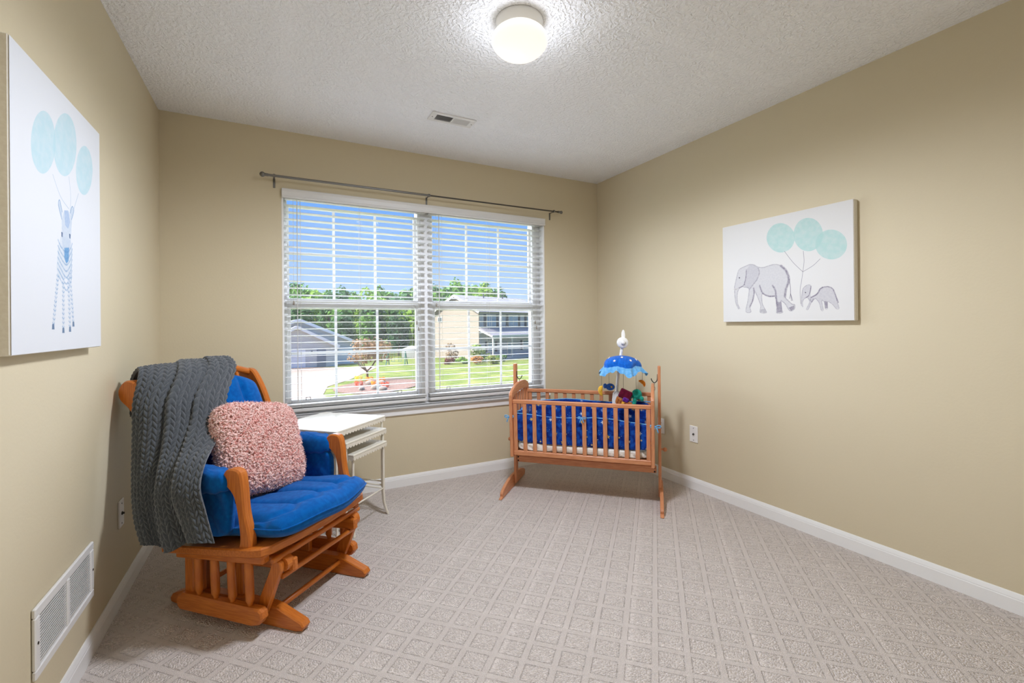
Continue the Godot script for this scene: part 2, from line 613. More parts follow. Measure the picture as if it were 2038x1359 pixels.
func zebra() -> Image:
	var im := Image.create(811, 1000, false, Image.FORMAT_RGB8)
	im.fill(Color8(216, 217, 219))
	var g := grain_noise(0.02)
	var g2 := grain_noise(0.06, 8)
	for b in [[[331, 214], [316, 278], [276, 333], [226, 365], [180, 365], [147, 336], [137, 286], [150, 227], [183, 174], [230, 139], [280, 133], [317, 161]],
			[[718, 200], [702, 260], [664, 311], [615, 339], [568, 337], [536, 308], [526, 260], [539, 205], [572, 156], [619, 124], [668, 122], [705, 149]],
			[[533, 150], [516, 222], [471, 284], [413, 318], [359, 318], [324, 286], [311, 231], [325, 167], [363, 107], [418, 68], [475, 61], [518, 90]]]:
		var loop := []
		for k in b.size() + 3:
			loop.append(Vector2(b[k % b.size()][0], b[k % b.size()][1]))
		paint_poly(im, spline(loop, 4).slice(4, 4 + 4 * b.size()), Color8(176, 206, 212), 0.8, g)
	var ink := Color8(120, 150, 180)
	for s in [[[304, 344], [371, 408], [450, 438]], [[453, 308], [469, 382], [461, 442]], [[551, 350], [495, 434]]]:
		paint_line(im, s, 2.2, ink, 0.45)
	var pale := Color8(180, 192, 206)
	var blue := Color8(96, 134, 176)
	var head := [[381, 494], [405, 454], [443, 446], [481, 473], [467, 549], [458, 613], [439, 655], [407, 659], [386, 604], [380, 554]]
	var body := [[375, 556], [344, 610], [331, 690], [349, 727], [450, 718], [472, 673], [484, 599], [464, 561]]
	paint_poly(im, body, Color8(198, 205, 212), 0.8, g2)
	paint_poly(im, head, pale, 0.7, g2)
	paint_poly(im, [[405, 454], [443, 446], [460, 490], [440, 520], [412, 510]], Color8(150, 172, 204), 0.7, g2)
	paint_poly(im, [[403, 601], [448, 593], [444, 646], [422, 661], [403, 642]], Color8(84, 138, 186), 0.85, g2)
	for e in [[[381, 494], [352, 447], [363, 425], [386, 464]], [[476, 475], [500, 433], [482, 421], [461, 452]]]:
		paint_poly(im, e, pale, 0.8)
		paint_line(im, e, 3.0, blue, 0.7)
	for e in [[382, 553], [457, 546]]:
		paint_poly(im, [[e[0] - 6, e[1] - 9], [e[0] + 6, e[1] - 9], [e[0] + 5, e[1] + 9], [e[0] - 4, e[1] + 9]], Color8(60, 84, 120), 0.9)
	for k in 7:   # stripes round the neck and the chest
		var y := 580 + k * 22
		paint_line(im, [[346 - k, y], [372, y + 22], [420, y + 36 + k * 3], [462, y + 16], [480 - k, y - 8]], 5.0, blue, 0.5, g2)
	for leg in [[[342, 718], [319, 817], [298, 914]], [[391, 723], [389, 824], [388, 928]], [[437, 719], [449, 821], [452, 924]], [[455, 695], [475, 809], [486, 903]]]:
		paint_line(im, leg, 13.0, Color8(196, 203, 212), 0.8, g2)
		for k in 12:
			var t := k / 12.0
			var a := Vector2(leg[0][0], leg[0][1]).lerp(Vector2(leg[2][0], leg[2][1]), t)
			paint_line(im, [a + Vector2(-9, -3), a + Vector2(2, 3), a + Vector2(9, -2)], 3.4, blue, 0.55, g2)
		var f := Vector2(leg[2][0], leg[2][1])
		paint_poly(im, [f + Vector2(-8, -14), f + Vector2(8, -14), f + Vector2(11, 6), f + Vector2(-11, 6)], Color8(90, 112, 140), 0.85)
	return im


func star_shape(c: Vector2, r: float, turn: float) -> Array:
	var out := []
	for k in 10:
		var a := turn + TAU * k / 10
		out.append(c + Vector2(cos(a), sin(a)) * (r if k % 2 == 0 else r * 0.42))
	return out


func star_print() -> Image:
	var im := Image.create(512, 512, false, Image.FORMAT_RGB8)
	var g := grain_noise(0.012, 6)
	for y in 512:
		for x in 512:
			var t := clampf(0.5 + g.get_noise_2d(x, y) * 1.2, 0.0, 1.0)
			im.set_pixel(x, y, Color8(10, 38, 118).lerp(Color8(24, 82, 176), t))
	var r := RandomNumberGenerator.new()
	r.seed = 21
	for k in 26:
		var c := Vector2(40 + (k % 5) * 104 + r.randf_range(-30, 30), 40 + (k / 5) * 92 + r.randf_range(-28, 28))
		c = c.clamp(Vector2(26, 26), Vector2(486, 486))
		var big := k % 3 != 0
		var col: Color = [Color8(244, 224, 150), Color8(228, 236, 244), Color8(240, 206, 110)][k % 3]
		if k % 6 == 5:   # a spiral
			var s := []
			for j in 14:
				var a := j * 0.75
				s.append(c + Vector2(cos(a), sin(a)) * (3.0 + j * 1.0))
			paint_line(im, s, 2.6, Color8(220, 232, 246), 0.9)
		else:
			paint_poly(im, star_shape(c, 22.0 if big else 13.0, r.randf() * TAU), col, 0.95)
	for k in 40:
		var c := Vector2(r.randf_range(6, 506), r.randf_range(6, 506))
		paint_poly(im, star_shape(c, 3.4, 0.0), Color8(206, 222, 244), 0.9)
	return im


# one tile of the carpet: 4 x 4 panels of looped pile between raised bands of cut pile
func carpet() -> StandardMaterial3D:
	var n := 1024
	var loops := FastNoiseLite.new()
	loops.noise_type = FastNoiseLite.TYPE_CELLULAR
	loops.cellular_return_type = FastNoiseLite.RETURN_DISTANCE
	loops.frequency = 1.0 / 15.0
	loops.seed = 11
	loops.fractal_type = FastNoiseLite.FRACTAL_NONE
	var tufts := FastNoiseLite.new()
	tufts.noise_type = FastNoiseLite.TYPE_CELLULAR
	tufts.cellular_return_type = FastNoiseLite.RETURN_CELL_VALUE
	tufts.frequency = 1.0 / 15.0
	tufts.seed = 11
	tufts.fractal_type = FastNoiseLite.FRACTAL_NONE
	var fine := grain_noise(0.12, 4)
	var a := loops.get_seamless_image(n, n, false, false, 0.1).get_data()
	var b := tufts.get_seamless_image(n, n, false, false, 0.1).get_data()
	var c := fine.get_seamless_image(n, n, false, false, 0.1).get_data()
	var height := PackedByteArray()
	height.resize(n * n)
	var rgb := PackedByteArray()
	rgb.resize(n * n * 3)
	for y in n:
		var ey := absi(posmod(y + 128, 256) - 128)      # 0 in the middle of a band
		for x in n:
			var ex := absi(posmod(x + 128, 256) - 128)
			var i := y * n + x
			var e := mini(ex + 0, ey + 2)
			var w := clampf((31.0 + (c[i] - 128) * 0.06 - e) / 5.0, 0.0, 1.0)
			var gap := clampf(1.0 - absf(e - 33.0 - (c[i] - 128) * 0.05) / 4.0, 0.0, 1.0)
			var loop := 255.0 - a[i]
			var hh := lerpf(52.0 + loop * 0.66, 190.0 + (c[i] - 128) * 0.35, w) - gap * 60.0
			height[i] = int(clampf(hh, 0.0, 255.0))
			var t := lerpf((b[i] - 128) * 0.10 + (c[i] - 128) * 0.12, 2.0 + (c[i] - 128) * 0.10, w)
			rgb[i * 3] = int(clampf(220.0 + t, 0, 255))
			rgb[i * 3 + 1] = int(clampf(209.0 + t, 0, 255))
			rgb[i * 3 + 2] = int(clampf(201.0 + t, 0, 255))
	var m := std(Color.WHITE, 1.0, 0.1)
	m.albedo_texture = ImageTexture.create_from_image(Image.create_from_data(n, n, false, Image.FORMAT_RGB8, rgb))
	m.heightmap_enabled = true
	m.heightmap_texture = ImageTexture.create_from_image(Image.create_from_data(n, n, false, Image.FORMAT_L8, height))
	m.heightmap_scale = 0.95
	return m


# ---------------------------------------------------------------- build
func _ready() -> void:
	rng.seed = 7
	camera_and_light()
	make_materials()
	room()
	window()
	wall_things()
	ceiling_things()
	glider()
	pillow()
	blanket()
	nesting_tables()
	crib()
	mobile()
	outside()


func camera_and_light() -> void:
	var cam := Camera3D.new()
	cam.name = "camera"
	var f := Vector3(0.46302, 0.0009, -0.88635).normalized()
	var u := Vector3(0.00738, 0.99996, 0.00487)
	u = (u - f * u.dot(f)).normalized()
	cam.transform = Transform3D(Basis(f.cross(u), u, -f), Vector3(0.589, 1.162, 3.31))
	cam.projection = Camera3D.PROJECTION_FRUSTUM
	cam.near = 0.05
	cam.far = 400.0
	cam.size = 2.0 * 0.05 * 679.5 / 907.0
	cam.frustum_offset = Vector2(0.0, -0.05 * 33.0 / 907.0)
	add_child(cam)
	cam.current = true

	var sky := ProceduralSkyMaterial.new()
	sky.sky_top_color = Color8(62, 142, 232)
	sky.sky_horizon_color = Color8(196, 216, 232)
	sky.sky_curve = 0.12
	sky.sky_energy_multiplier = 1.0
	sky.ground_bottom_color = Color8(120, 130, 90)
	sky.ground_horizon_color = Color8(190, 205, 200)
	sky.sun_angle_max = 1.0
	var env := Environment.new()
	env.background_mode = Environment.BG_SKY
	env.sky = Sky.new()
	env.sky.sky_material = sky
	env.background_energy_multiplier = 1.0
	env.tonemap_mode = Environment.TONE_MAPPER_LINEAR
	env.tonemap_exposure = 1.21
	env.sdfgi_enabled = true
	env.ssao_enabled = true
	env.ssil_enabled = true
	var we := WorldEnvironment.new()
	we.name = "environment"
	we.environment = env
	add_child(we)

	var sun := DirectionalLight3D.new()
	sun.name = "sun"
	sun.light_energy = 2.2
	sun.light_color = Color8(255, 246, 228)
	sun.light_angular_distance = 0.5
	sun.shadow_enabled = true
	add_child(sun)
	sun.look_at_from_position(Vector3(-0.86, 0.78, 0.06), Vector3.ZERO, Vector3.UP)

	# added broad light, brighter than the visible sky, for daylight through the window
	var day := DirectionalLight3D.new()
	day.name = "added_daylight"
	day.light_energy = 5.4
	day.light_color = Color8(232, 241, 255)
	day.light_angular_distance = 110.0
	day.sky_mode = DirectionalLight3D.SKY_MODE_LIGHT_ONLY
	day.shadow_enabled = true
	add_child(day)
	day.look_at_from_position(Vector3(-0.15, 0.5, -0.9), Vector3.ZERO, Vector3.UP)

	# the lit ceiling lamp: its light leaves from just under the glass bowl
	var l := SpotLight3D.new()
	l.name = "ceiling_lamp_light"
	l.position = Vector3(1.513, 2.278, 1.633)
	l.rotation_degrees.x = -90.0
	l.spot_angle = 89.0
	l.spot_angle_attenuation = 0.54
	l.spot_range = 12.0
	l.spot_attenuation = 2.0
	l.light_energy = 2.85
	l.light_size = 0.12
	l.light_color = Color8(233, 240, 255)
	l.shadow_enabled = true
	add_child(l)
	# what the bowl sends sideways and up past its canopy
	var o := OmniLight3D.new()
	o.name = "ceiling_lamp_glow"
	o.position = Vector3(1.513, RH - 0.112, 1.633)
	o.omni_range = 12.0
	o.omni_attenuation = 2.0
	o.light_energy = 0.075
	o.light_size = 0.08
	o.light_color = Color8(233, 240, 255)
	o.shadow_enabled = true
	add_child(o)


func room() -> void:
	var s := SurfaceTool.new()
	s.begin(Mesh.PRIMITIVE_TRIANGLES)
	var r := sqrt(0.5)
	var corners := [Vector3(0, 0, 0), Vector3(RW, 0, 0), Vector3(RW, 0, RD), Vector3(0, 0, RD)]
	for k in [0, 1, 2, 0, 2, 3]:
		var p: Vector3 = corners[k]
		s.set_normal(Vector3.UP)
		s.set_uv(Vector2(((p.x - p.z) * r + 0.016) / (0.098 * 4), ((p.x + p.z) * r - 2.42) / (0.109 * 4)))
		s.add_vertex(p)
	var fl := struct(s.commit(), "floor", carpet())
	fl.set_meta("label", "beige carpet with a raised lattice pattern")
	var b := MB.new()
	b.box(Vector3(RW / 2, -0.08, RD / 2), Vector3(RW + 0.3, 0.15, RD + 0.3))
	part(b.mesh(), "subfloor", M.trim, fl)
	b = MB.new()
	for q in [[-0.15, 1.470, -0.15, RD + 0.15], [1.684, RW + 0.15, -0.15, RD + 0.15], [1.470, 1.684, -0.15, 0.606], [1.470, 1.684, 0.680, RD + 0.15]]:   # leaves the hole of the air register
		b.box(Vector3((q[0] + q[1]) / 2, RH + 0.08, (q[2] + q[3]) / 2), Vector3(q[1] - q[0], 0.16, q[3] - q[2]))
	struct(b.mesh(), "ceiling", M.ceiling)
	b = MB.new()
	for q in [[0.0, 0.234, -0.15, RD + 0.15], [0.376, RH, -0.15, RD + 0.15], [0.234, 0.376, -0.15, 1.192], [0.234, 0.376, 1.584, RD + 0.15]]:   # leaves the hole of the return grille
		b.box(Vector3(-0.075, (q[0] + q[1]) / 2, (q[2] + q[3]) / 2), Vector3(0.15, q[1] - q[0], q[3] - q[2]))
	struct(b.mesh(), "wall_left", M.wall)
	b = MB.new()
	b.box(Vector3(RW + 0.075, RH / 2, RD / 2), Vector3(0.15, RH, RD + 0.3))
	struct(b.mesh(), "wall_right", M.wall)
	b = MB.new()
	b.box(Vector3(RW / 2, RH / 2, RD + 0.075), Vector3(RW, RH, 0.15))
	struct(b.mesh(), "wall_front", M.wall)
	b = MB.new()   # window wall with its opening, x 0.637 to 2.637, y 0.56 to 2.06
	for q in [[0.0, 0.637, 0.0, RH], [2.637, RW, 0.0, RH], [0.637, 2.637, 0.0, 0.56], [0.637, 2.637, 2.06, RH]]:
		b.box(Vector3((q[0] + q[1]) / 2, (q[2] + q[3]) / 2, -0.075), Vector3(q[1] - q[0], q[3] - q[2], 0.15))
	struct(b.mesh(), "wall_back", M.wall)
	# baseboards: a moulded profile
	var prof := PackedVector2Array([Vector2(0, 0), Vector2(0.012, 0), Vector2(0.012, 0.055), Vector2(0.0105, 0.058), Vector2(0.0105, 0.062), Vector2(0.008, 0.070), Vector2(0.006, 0.076), Vector2(0.004, 0.080), Vector2(0, 0.080)])
	b = MB.new()
	b.extrude(prof, 0.0, RD, 0.0, Transform3D(Basis(Vector3(1, 0, 0), Vector3.UP, Vector3(0, 0, 1)), Vector3.ZERO))
	struct(b.mesh(), "baseboard_left", M.trim)
	b = MB.new()
	b.extrude(prof, 0.0, RD, 0.0, Transform3D(Basis(Vector3(-1, 0, 0), Vector3.UP, Vector3(0, 0, -1)), Vector3(RW, 0, RD)))
	struct(b.mesh(), "baseboard_right", M.trim)
	b = MB.new()
	b.extrude(prof, 0.0, RW - 0.024, 0.0, Transform3D(Basis(Vector3(0, 0, 1), Vector3.UP, Vector3(-1, 0, 0)), Vector3(RW - 0.012, 0, 0)))
	struct(b.mesh(), "baseboard_back", M.trim)


func window() -> void:
	var win := Node3D.new()
	win.name = "window_1"
	win.set_meta("kind", "structure")
	win.set_meta("label", "wide white double window with grid muntins")
	add_child(win)
	# jamb liners
	part(bar(Vector3(0.012, 1.50, 0.15), 0.002), "jamb", M.trim, win, at(0.643, 1.31, -0.075))
	part(bar(Vector3(0.012, 1.50, 0.15), 0.002), "jamb", M.trim, win, at(2.631, 1.31, -0.075))
	part(bar(Vector3(1.976, 0.012, 0.15), 0.002), "head_jamb", M.trim, win, at(1.637, 2.054, -0.075))
	part(bar(Vector3(1.976, 0.02, 0.07), 0.002), "frame_sill", M.vinyl, win, at(1.637, 0.592, -0.112))
	part(bar(Vector3(0.075, 1.46, 0.085), 0.003), "mullion", M.vinyl, win, at(1.611, 1.325, -0.106))
	for unit in [[0.649, 0.682, 1.540, 1.575], [1.647, 1.681, 2.543, 2.625]]:
		var x0: float = unit[1]
		var x1: float = unit[2]
		for e in [[unit[0], x0 - 0.012], [x1 + 0.012, unit[3]]]:
			part(bar(Vector3(e[1] - e[0], 1.46, 0.08), 0.003), "frame_stile", M.vinyl, win, at((e[0] + e[1]) / 2, 1.325, -0.108))
		for sash in [[1.295, 1.99, -0.112, "upper_sash"], [0.60, 1.355, -0.088, "lower_sash"]]:
			var y0: float = sash[0]
			var y1: float = sash[1]
			var z: float = sash[2]
			var lower: bool = z > -0.1
			var gx0 := x0 + (0.008 if lower else 0.0)
			var gx1 := x1 - (0.0 if lower else 0.006)
			var gy0 := y0 + (0.075 if lower else 0.062)
			var gy1 := y1 - (0.062 if lower else 0.02)
			var b := MB.new()
			b.box(Vector3((x0 - 0.02 + gx0) / 2, (y0 + y1) / 2, z), Vector3(gx0 - x0 + 0.02, y1 - y0, 0.024), 0.003)
			b.box(Vector3((gx1 + x1 + 0.02) / 2, (y0 + y1) / 2, z), Vector3(x1 + 0.02 - gx1, y1 - y0, 0.024), 0.003)
			b.box(Vector3((gx0 + gx1) / 2, (y0 + gy0) / 2, z), Vector3(gx1 - gx0, gy0 - y0, 0.024), 0.003)
			b.box(Vector3((gx0 + gx1) / 2, (gy1 + y1) / 2, z), Vector3(gx1 - gx0, y1 - gy1, 0.024), 0.003)
			var s := part(b.mesh(), sash[3], M.vinyl, win)
			for k in [1, 2]:
				part(bar(Vector3(0.017, gy1 - gy0, 0.007), 0.002), "muntin", M.vinyl, s, at(lerpf(gx0, gx1, k / 3.0), (gy0 + gy1) / 2, z))
			part(bar(Vector3(gx1 - gx0, 0.018, 0.0066), 0.002), "muntin", M.vinyl, s, at((gx0 + gx1) / 2, (gy0 + gy1) / 2, z))
			part(bar(Vector3(gx1 - gx0, gy1 - gy0, 0.003), 0.0), "pane", M.glass, s, at((gx0 + gx1) / 2, (gy0 + gy1) / 2, z - 0.006))
			if lower:
				for k in [0.12, 0.85]:
					var c := MB.new()
					var lx := lerpf(gx0, gx1, k)
					c.tube(spline([Vector3(lx - 0.013, gy0 - 0.006, z + 0.014), Vector3(lx - 0.012, gy0 + 0.012, z + 0.020), Vector3(lx + 0.012, gy0 + 0.012, z + 0.020), Vector3(lx + 0.013, gy0 - 0.006, z + 0.014)], 4), 0.0022, 6)
					part(c.mesh(), "sash_lift", M.plastic_dark, s)
	# stool and apron below the window
	var b2 := MB.new()
	var nose := PackedVector2Array([Vector2(-0.08, 0.562), Vector2(0.026, 0.562), Vector2(0.033, 0.566), Vector2(0.036, 0.573), Vector2(0.033, 0.580), Vector2(0.026, 0.584), Vector2(-0.08, 0.584)])
	b2.extrude(nose, 0.0, 1.976, 0.0, Transform3D(Basis(Vector3(0, 0, 1), Vector3.UP, Vector3(-1, 0, 0)), Vector3(2.625, 0, 0)))
	b2.extrude(PackedVector2Array([Vector2(0.001, 0.562), Vector2(0.026, 0.562), Vector2(0.033, 0.566), Vector2(0.036, 0.573), Vector2(0.033, 0.580), Vector2(0.026, 0.584), Vector2(0.001, 0.584)]), 0.0, 2.05, 0.0, Transform3D(Basis(Vector3(0, 0, 1), Vector3.UP, Vector3(-1, 0, 0)), Vector3(2.662, 0, 0)))
	var sill := struct(b2.mesh(), "trim_1", M.trim)
	var ap := MB.new()
	ap.extrude(PackedVector2Array([Vector2(0, 0.516), Vector2(0.010, 0.516), Vector2(0.014, 0.522), Vector2(0.014, 0.552), Vector2(0.018, 0.562), Vector2(0, 0.562)]), 0.0, 2.02, 0.0, Transform3D(Basis(Vector3(0, 0, 1), Vector3.UP, Vector3(-1, 0, 0)), Vector3(2.647, 0, 0)))
	part(ap.mesh(), "apron", M.trim, sill)

	# blinds: slats tilted a little, room edge higher
	var spans := [[0.654, 1.602, "white slatted blind over the window half beside the glider chair"], [1.626, 2.617, "white slatted blind over the window half beside the wooden cradle"]]
	for q in spans:
		var x0: float = q[0]
		var x1: float = q[1]
		var w := x1 - x0
		var t := thing("window_blind", q[2], "blind", Vector3((x0 + x1) / 2, 0.0, -0.036), 0.0, "blinds in the window")
		part(bar(Vector3(w, 0.04, 0.05), 0.002), "headrail", M.slat, t, at(0, 2.024, 0))
		var sm := MB.new()
		var arc := PackedVector2Array()
		for k in 7:
			var a := -0.5 + k / 6.0
			arc.append(Vector2(a * 0.05, 0.0012 - a * a * 0.006))
		for k in range(6, -1, -1):
			arc.append(Vector2(arc[k].x, arc[k].y - 0.0022))
		sm.extrude(arc, -w / 2, w / 2, 0.0, Transform3D(Basis(Vector3(0, 0, 1), Vector3.UP, Vector3(-1, 0, 0)), Vector3.ZERO))
		var slat := sm.mesh()
		for k in 29:
			part(slat, "slat", M.slat, t, Transform3D(Basis(Vector3.RIGHT, deg_to_rad(-3.5)), Vector3(0, 1.966 - k * 0.0453, 0)))
		for k in 4:
			part(slat, "slat", M.slat, t, Transform3D(Basis(Vector3.RIGHT, deg_to_rad(-2.0 + k)), Vector3(0, 0.634 + k * 0.0058, 0.001 * (k % 2))))
		part(bar(Vector3(w, 0.022, 0.05), 0.004), "bottom_rail", M.slat, t, at(0, 0.612, 0))
		for k in [0.1, 0.5, 0.9]:
			var c := MB.new()
			for z in [-0.0275, 0.0275]:
				c.tube([Vector3(w * (k - 0.5), 2.0, z), Vector3(w * (k - 0.5), 0.62, z)], 0.0009, 5, false)
			part(c.mesh(), "ladder_cord", M.cord, t)
		var wand := MB.new()
		wand.tube([Vector3(-w / 2 + 0.075, 2.0, 0.032), Vector3(-w / 2 + 0.073, 0.67, 0.034)], 0.0026, 6)
		part(wand.mesh(), "tilt_wand", M.cord, t)
		for e in [[-w / 2 + 0.052, 1.335], [w / 2 - 0.075, 1.20], [w / 2 - 0.062, 1.155]]:
			var lc := MB.new()
			lc.tube([Vector3(e[0], 2.0, 0.031), Vector3(e[0], e[1], 0.031)], 0.001, 5, false)
			var pc := part(lc.mesh(), "lift_cord", M.cord, t)
			var ts := MB.new()
			ts.lathe([Vector2(0, 0), Vector2(0.006, 0.001), Vector2(0.0065, 0.012), Vector2(0.004, 0.026), Vector2(0, 0.03)], 10, at(e[0], e[1] - 0.028, 0.031))
			part(ts.mesh(), "tassel", M.tassel, pc)
	var v := MB.new()
	v.extrude(PackedVector2Array([Vector2(-0.009, 2.006), Vector2(0.010, 2.004), Vector2(0.014, 2.012), Vector2(0.011, 2.02), Vector2(0.011, 2.044), Vector2(0.015, 2.056), Vector2(0.013, 2.062), Vector2(-0.009, 2.062)]), 0.0, 1.995, 0.002, Transform3D(Basis(Vector3(0, 0, 1), Vector3.UP, Vector3(-1, 0, 0)), Vector3(2.634, 0, 0.0095)))
	tag(part(v.mesh(), "blind_valance", M.slat), "white moulded valance along the top of the window blinds", "valance")

	# curtain rod
	var t2 := thing("curtain_rod", "thin grey metal curtain rod above the window", "curtain rod", Vector3(0, 2.119, 0.072))
	var a := MB.new()
	a.tube([Vector3(0.55, 0, 0), Vector3(1.60, 0, 0)], 0.0078, 12)
	part(a.mesh(), "outer_tube", M.steel, t2)
	a = MB.new()
	a.tube([Vector3(1.60, 0, 0), Vector3(2.75, 0, 0)], 0.0056, 12)
	part(a.mesh(), "inner_tube", M.steel_dark, t2)
	for e in [[0.532, 0.0165, -1.0], [2.762, 0.0135, 1.0]]:
		a = MB.new()
		a.blob(Vector3(e[0], 0, 0), Vector3.ONE * e[1], 14, 10)
		a.tube([Vector3(e[0] - e[2] * 0.010, 0, 0), Vector3(e[0] - e[2] * 0.032, 0, 0)], 0.0095, 12)
		part(a.mesh(), "finial", M.steel, t2)
	for x in [0.597, 1.605, 2.69]:
		a = MB.new()
		a.tube([Vector3(x - 0.006, 0, 0), Vector3(x + 0.006, 0, 0)], 0.0115, 12)
		a.box(Vector3(x, -0.002, -0.037), Vector3(0.008, 0.006, 0.066), 0.001)
		a.box(Vector3(x, -0.028, -0.0695), Vector3(0.013, 0.062, 0.003), 0.001)
		part(a.mesh(), "bracket", M.steel, t2)


func canvas(called: String, label: String, im: Image, w: float, h: float, where: Vector3, turn: float) -> void:
	var t := thing(called, label, "canvas print", where, turn)   # local z faces the room, origin on the wall
	part(bar(Vector3(w, h, 0.036), 0.003), "canvas_body", M.canvas_edge, t, at(0, 0, 0.0185))
	var s := SurfaceTool.new()
	s.begin(Mesh.PRIMITIVE_TRIANGLES)
	var q := [Vector2(0, 0), Vector2(1, 0), Vector2(1, 1), Vector2(0, 1)]
	for k in [0, 1, 2, 0, 2, 3]:
		s.set_normal(Vector3(0, 0, 1))
		s.set_uv(q[k])
		s.add_vertex(Vector3((q[k].x - 0.5) * (w - 0.004), (0.5 - q[k].y) * (h - 0.004), 0.0375))
	part(s.commit(), "print", print_material(im), t)


func plate(label: String, where: Vector3, turn: float, outlet: bool) -> void:
	var t := thing("wall_plate", label, "wall plate", where, turn)
	part(bar(Vector3(0.07, 0.115, 0.006), 0.0025), "cover", M.plate, t, at(0, 0, 0.003))
	for y in ([0.0] if outlet else [-0.042, 0.042]):
		var c := MB.new()
		c.tube([Vector3(0, y, 0.005), Vector3(0, y, 0.0075)], 0.0032, 10)
		part(c.mesh(), "screw", M.steel, t)
	if outlet:
		for y in [-0.02, 0.02]:
			var f := part(bar(Vector3(0.034, 0.028, 0.002), 0.0008), "socket", M.plate, t, at(0, y, 0.0068))
			for x in [-0.006, 0.006]:
				part(bar(Vector3(0.0022, 0.009, 0.001), 0.0), "slot", M.dark, f, at(x, 0.003, 0.0007))
	else:
		var j := MB.new()
		j.lathe([Vector2(0.0075, 0), Vector2(0.0075, 0.003), Vector2(0.0045, 0.004), Vector2(0.0045, 0.009), Vector2(0, 0.009)], 12, Transform3D(Basis(Vector3.RIGHT, PI / 2), Vector3(0, 0, 0.006)))
		part(j.mesh(), "jack", M.plastic_dark, t)


func wall_things() -> void:
	canvas("zebra_canvas", "tall white canvas of a blue watercolour zebra with balloons on the wall", zebra(), 0.634, 0.765, Vector3(0, 1.4815, 1.489), 90.0)
	canvas("elephant_canvas", "white canvas of a grey elephant, its calf and mint balloons", elephants(), 0.752, 0.61, Vector3(RW, 1.4755, 1.708), -90.0)
	plate("white wall plate beside the grille and the glider chair", Vector3(0, 0.373, 0.803), 90.0, false)
	plate("white jack plate on the wall right of the cradle, under the elephant canvas", Vector3(RW, 0.387, 1.06), -90.0, false)
	plate("white outlet plate on the wall partly hidden behind the cradle post", Vector3(RW, 0.388, 0.755), -90.0, true)
	# return air grille low on the left wall
	var t := thing("return_grille", "white louvred return air grille low on the wall", "vent", Vector3(0, 0.305, 1.388), 90.0)
	var w := 0.45
	var h := 0.195
	var b := MB.new()
	b.box(Vector3(0, h / 2 - 0.013, 0.006), Vector3(w, 0.026, 0.01), 0.003)
	b.box(Vector3(0, -h / 2 + 0.013, 0.006), Vector3(w, 0.026, 0.01), 0.003)
	b.box(Vector3(-w / 2 + 0.014, 0, 0.006), Vector3(0.028, h - 0.052, 0.01), 0.003)
	b.box(Vector3(w / 2 - 0.014, 0, 0.006), Vector3(0.028, h - 0.052, 0.01), 0.003)
	b.box(Vector3(0, 0, 0.006), Vector3(0.02, h - 0.052, 0.01), 0.002)
	part(b.mesh(), "frame", M.vent, t)
	part(open_box(Vector3(0.390, 0.140, 0.144)), "duct", M.galvanised, t)
	var louver := bar(Vector3(0.187, 0.0048, 0.0012), 0.0)
	for side in [-1, 1]:
		for k in 18:
			part(louver, "louver", M.vent, t, Transform3D(Basis(Vector3.RIGHT, deg_to_rad(8.0)), Vector3(side * 0.1035, -0.0675 + k * 0.00795, 0.0066)))
	for x in [-1, 1]:
		var c := MB.new()
		c.tube([Vector3(x * (w / 2 - 0.012), 0.0, 0.010), Vector3(x * (w / 2 - 0.012), 0.0, 0.0125)], 0.004, 10)
		part(c.mesh(), "screw", M.steel_dark, t)


func ceiling_things() -> void:
	var t := thing("ceiling_light", "round white glass ceiling light, lit", "ceiling light", Vector3(1.513, RH, 1.633))
	var b := MB.new()
	b.lathe([Vector2(0, -0.05), Vector2(0.088, -0.05), Vector2(0.094, -0.044), Vector2(0.094, -0.022), Vector2(0.099, -0.016), Vector2(0.100, -0.002), Vector2(0.096, 0)], 40)
	part(b.mesh(), "canopy", M.white_plastic, t)
	b = MB.new()
	var prof := spline([Vector2(0, -0.152), Vector2(0.045, -0.148), Vector2(0.085, -0.132), Vector2(0.112, -0.105), Vector2(0.118, -0.082), Vector2(0.110, -0.062), Vector2(0.092, -0.046)], 5)
	b.lathe(prof, 40)
	part(b.mesh(), "lamp_shade", M.lamp, t)
	# supply register
	t = thing("ceiling_register", "white metal air register with angled fins in the ceiling", "vent", Vector3(1.577, RH, 0.643), 0.0)
	b = MB.new()
	var w := 0.284
	var d := 0.115
	b.box(Vector3(0, -0.004, d / 2 - 0.011), Vector3(w, 0.007, 0.022), 0.002)
	b.box(Vector3(0, -0.004, -d / 2 + 0.011), Vector3(w, 0.007, 0.022), 0.002)
	b.box(Vector3(-w / 2 + 0.018, -0.004, 0), Vector3(0.036, 0.007, d - 0.044), 0.002)
	b.box(Vector3(w / 2 - 0.018, -0.004, 0), Vector3(0.036, 0.007, d - 0.044), 0.002)
	b.box(Vector3(0, -0.004, 0), Vector3(0.006, 0.007, d - 0.044), 0.001)
	part(b.mesh(), "frame", M.vent, t)
	part(open_box(Vector3(0.212, 0.072, 0.155)), "duct", M.galvanised, t, Transform3D(Basis(Vector3.RIGHT, PI / 2), Vector3.ZERO))
	var fin := bar(Vector3(0.0008, 0.0075, d - 0.046), 0.0)
	for side in [-1, 1]:
		for k in 13:
			part(fin, "fin", M.vent, t, Transform3D(Basis(Vector3.BACK, deg_to_rad(38.0 * side)), Vector3(side * (0.0088 + k * 0.0077), -0.0046, 0)))
	for x in [-1, 1]:
		var c := MB.new()
		c.tube([Vector3(x * (w / 2 - 0.015), -0.0070, 0), Vector3(x * (w / 2 - 0.015), -0.0088, 0)], 0.0035, 8)
		part(c.mesh(), "screw", M.steel_dark, t)


# ---------------------------------------------------------------- glider chair: local z forward, x to the sitter's left
const CHAIR := Vector3(0.576, 0.0, 1.0)


